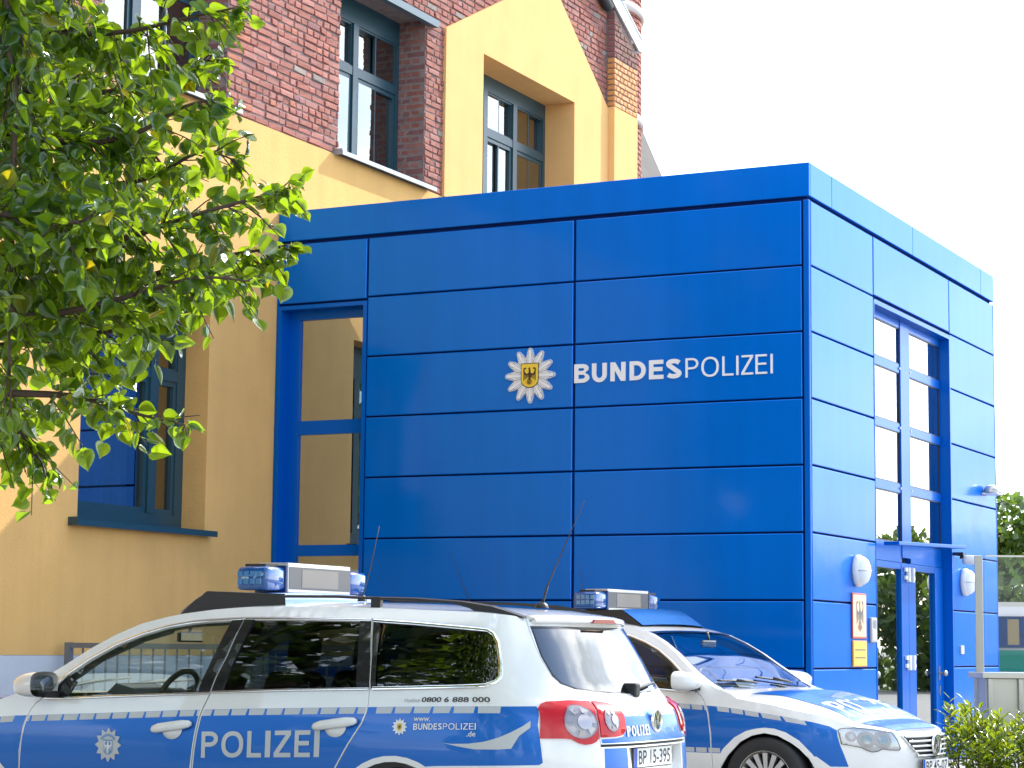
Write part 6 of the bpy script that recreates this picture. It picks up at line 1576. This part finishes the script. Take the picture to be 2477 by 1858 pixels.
# ---- laurel hedge in front of the second car
def hedge(loc, length, depth, height, n, seed):
    r = random.Random(seed); hd = empty('laurel_hedge', loc, radians(8)); tag(hd, 'low glossy laurel hedge at the lower right corner before the door', 'hedge')
    st_ = MB(); L = []
    for i in range(n):
        x = r.uniform(-length/2, length/2); y = r.uniform(-depth/2, depth/2); top = height*(0.80+0.24*sin(x*3.1+1)*0.4+r.uniform(-0.16, 0.16))*(1-0.25*(abs(y)/(depth/2))**3)
        lean = Vector((r.uniform(-.22, .22), r.uniform(-.22, .22), 1)).normalized(); ln = r.uniform(0.25, 0.4); tip = Vector((x, y, top)); base = tip-lean*ln
        if i % 2 == 0: st_.tube([Vector((x*0.9, y*0.7, 0.02)), base, tip], [0.008, 0.005, 0.002], 5, cap=False)
        k = r.randint(7, 11)
        for q_ in range(k):
            f_ = q_/k; pos = base+(tip-base)*(0.15+0.85*f_); a = q_*2.4+r.uniform(-.4, .4); out = Vector((cos(a), sin(a), 0.25+0.95*f_)).normalized()
            L.append((leaf_place(pos, out, (Vector((0, 0, 1))+rv(r)*0.35).normalized(), r.uniform(0.085, 0.135)*(1-0.25*f_)), r.randrange(7)))
    st_.build('stem', TWIG, hd, 'stuff')
    L.sort(key=lambda e: -e[0].translation.z+0.35*e[0].translation.y)
    for (T, k) in L[:290]:
        o = link('leaf', LAUREL[k], hd); o.matrix_local = T
    join_leaves('foliage', L[290:], LAUREL, HEDGEL, hd)
hedge((3.10, -1.10, 0), 3.0, 1.3, 0.93, 620, 3)

# ---- grey railing between wall and parking bays
fe = empty('grey_railing', (-5.6, -3.3, 0)); tag(fe, 'grey steel bar railing behind the nearer police car by the pale plinth', 'railing')
for x in (0.06, 1.9, 3.75):
    m_ = MB(); m_.box(x-.028, x+.028, -.028, .028, 0, 1.26); m_.build('post', RAILM, fe)
for z, hh in ((1.235, .045), (0.14, .03)):
    m_ = MB(); m_.box(0.09, 3.72, -.017, .017, z-hh/2, z+hh/2); m_.build('rail', RAILM, fe)
bar = MB(); bar.tube([(0, 0, 0.155), (0, 0, 1.212)], 0.009, 8); bme = bar.mesh('bar', RAILM)
x = 0.21
while x < 3.7:
    if abs(x-1.9) > 0.05: link('bar', bme, fe, (x, 0, 0))
    x += 0.122

# ---- white and green police van far right
van = empty('police_van', (-5.6, 26.8, 0), radians(188)); tag(van, 'white police van with green stripe and blue beacon parked beyond the annexe', 'van')
VG = mat('police_green', (0.0, 0.16, 0.075), 0.3, coat=1.0)
VW_ = mat('van_white', (0.76, 0.77, 0.77), 0.3, coat=1.0)
side = [(-2.4, .35), (2.45, .35), (2.55, .8), (2.5, 1.05), (1.75, 1.25), (1.0, 2.12), (.7, 2.27), (-2.2, 2.27), (-2.4, 2.12)]
m_ = MB(); ins = inset(side, .09); n_ = len(side)
P_ = [(-.86, .10), (-.95, 0.0), (.95, 0.0), (.86, .10)]
vs = []
for (y_, k_) in P_:
    for i, (a, b) in enumerate(side if k_ == 0 else ins if area2(side) > 0 else ins): vs.append((a, y_, b))
fs = [(r_*n_+i, r_*n_+(i+1) % n_, (r_+1)*n_+(i+1) % n_, (r_+1)*n_+i) for r_ in range(3) for i in range(n_)]+[tuple(range(n_)), tuple(range(3*n_, 4*n_))]
m_.add(vs, fs, 0, False); bdy = m_.build('body', VW_, van)
for s_ in (-1, 1):
    for (a, b) in ((-2.25, -1.25), (-1.15, -.1), (.0, .95)):
        m_ = MB(); ya, yb = sorted((s_*.948, s_*.962)); m_.bbox(a, b, ya, yb, 1.34, 1.98, .006); w_ = m_.build('window', PRIVGLASS if False else mat('dark_van_glass', (0.02, 0.03, 0.05), 0.05, coat=1.0), van)
        m_ = MB(); m_.box(a+.12, a+.35, ya+.001 if s_ < 0 else yb+.001, ya+.002 if s_ < 0 else yb+.002, 1.40, 1.92); m_.build('curtain', mat('van_curtain', (0.25, 0.2, 0.12), 0.8), w_)
    m_ = MB(); ya, yb = sorted((s_*.949, s_*.957)); m_.box(-2.38, 2.45, ya, yb, .86, 1.29); m_.build('green_stripe', VG, van)
    m_ = MB(); m_.box(-2.3, 2.4, ya, yb+.003 if s_ > 0 else yb, .70, .80); m_.build('rub_strip', BLACKPL, van)
for x in (-1.5, 1.6):
    for s_ in (-1, 1):
        m_ = MB(); m_.lathe([(.0, -.1), (.2, -.1), (.33, -.1), (.34, 0), (.33, .1), (.0, .1)], 24, 'y', 0, Matrix.Translation((x, s_*.85, .33))); m_.build('wheel', TYRE, van)
m_ = MB(); m_.lathe([(.14, 2.27), (.14, 2.34), (.10, 2.44), (0, 2.46)], 16, M=Matrix.Translation((.2, -.4, 0))); m_.build('blue_beacon', BLUEL, van)
m_ = MB(); m_.bbox(-.4, .8, -.6, .6, 2.265, 2.30, .01); m_.build('roof_plate', GREYPL, van)
# ---- small fixings
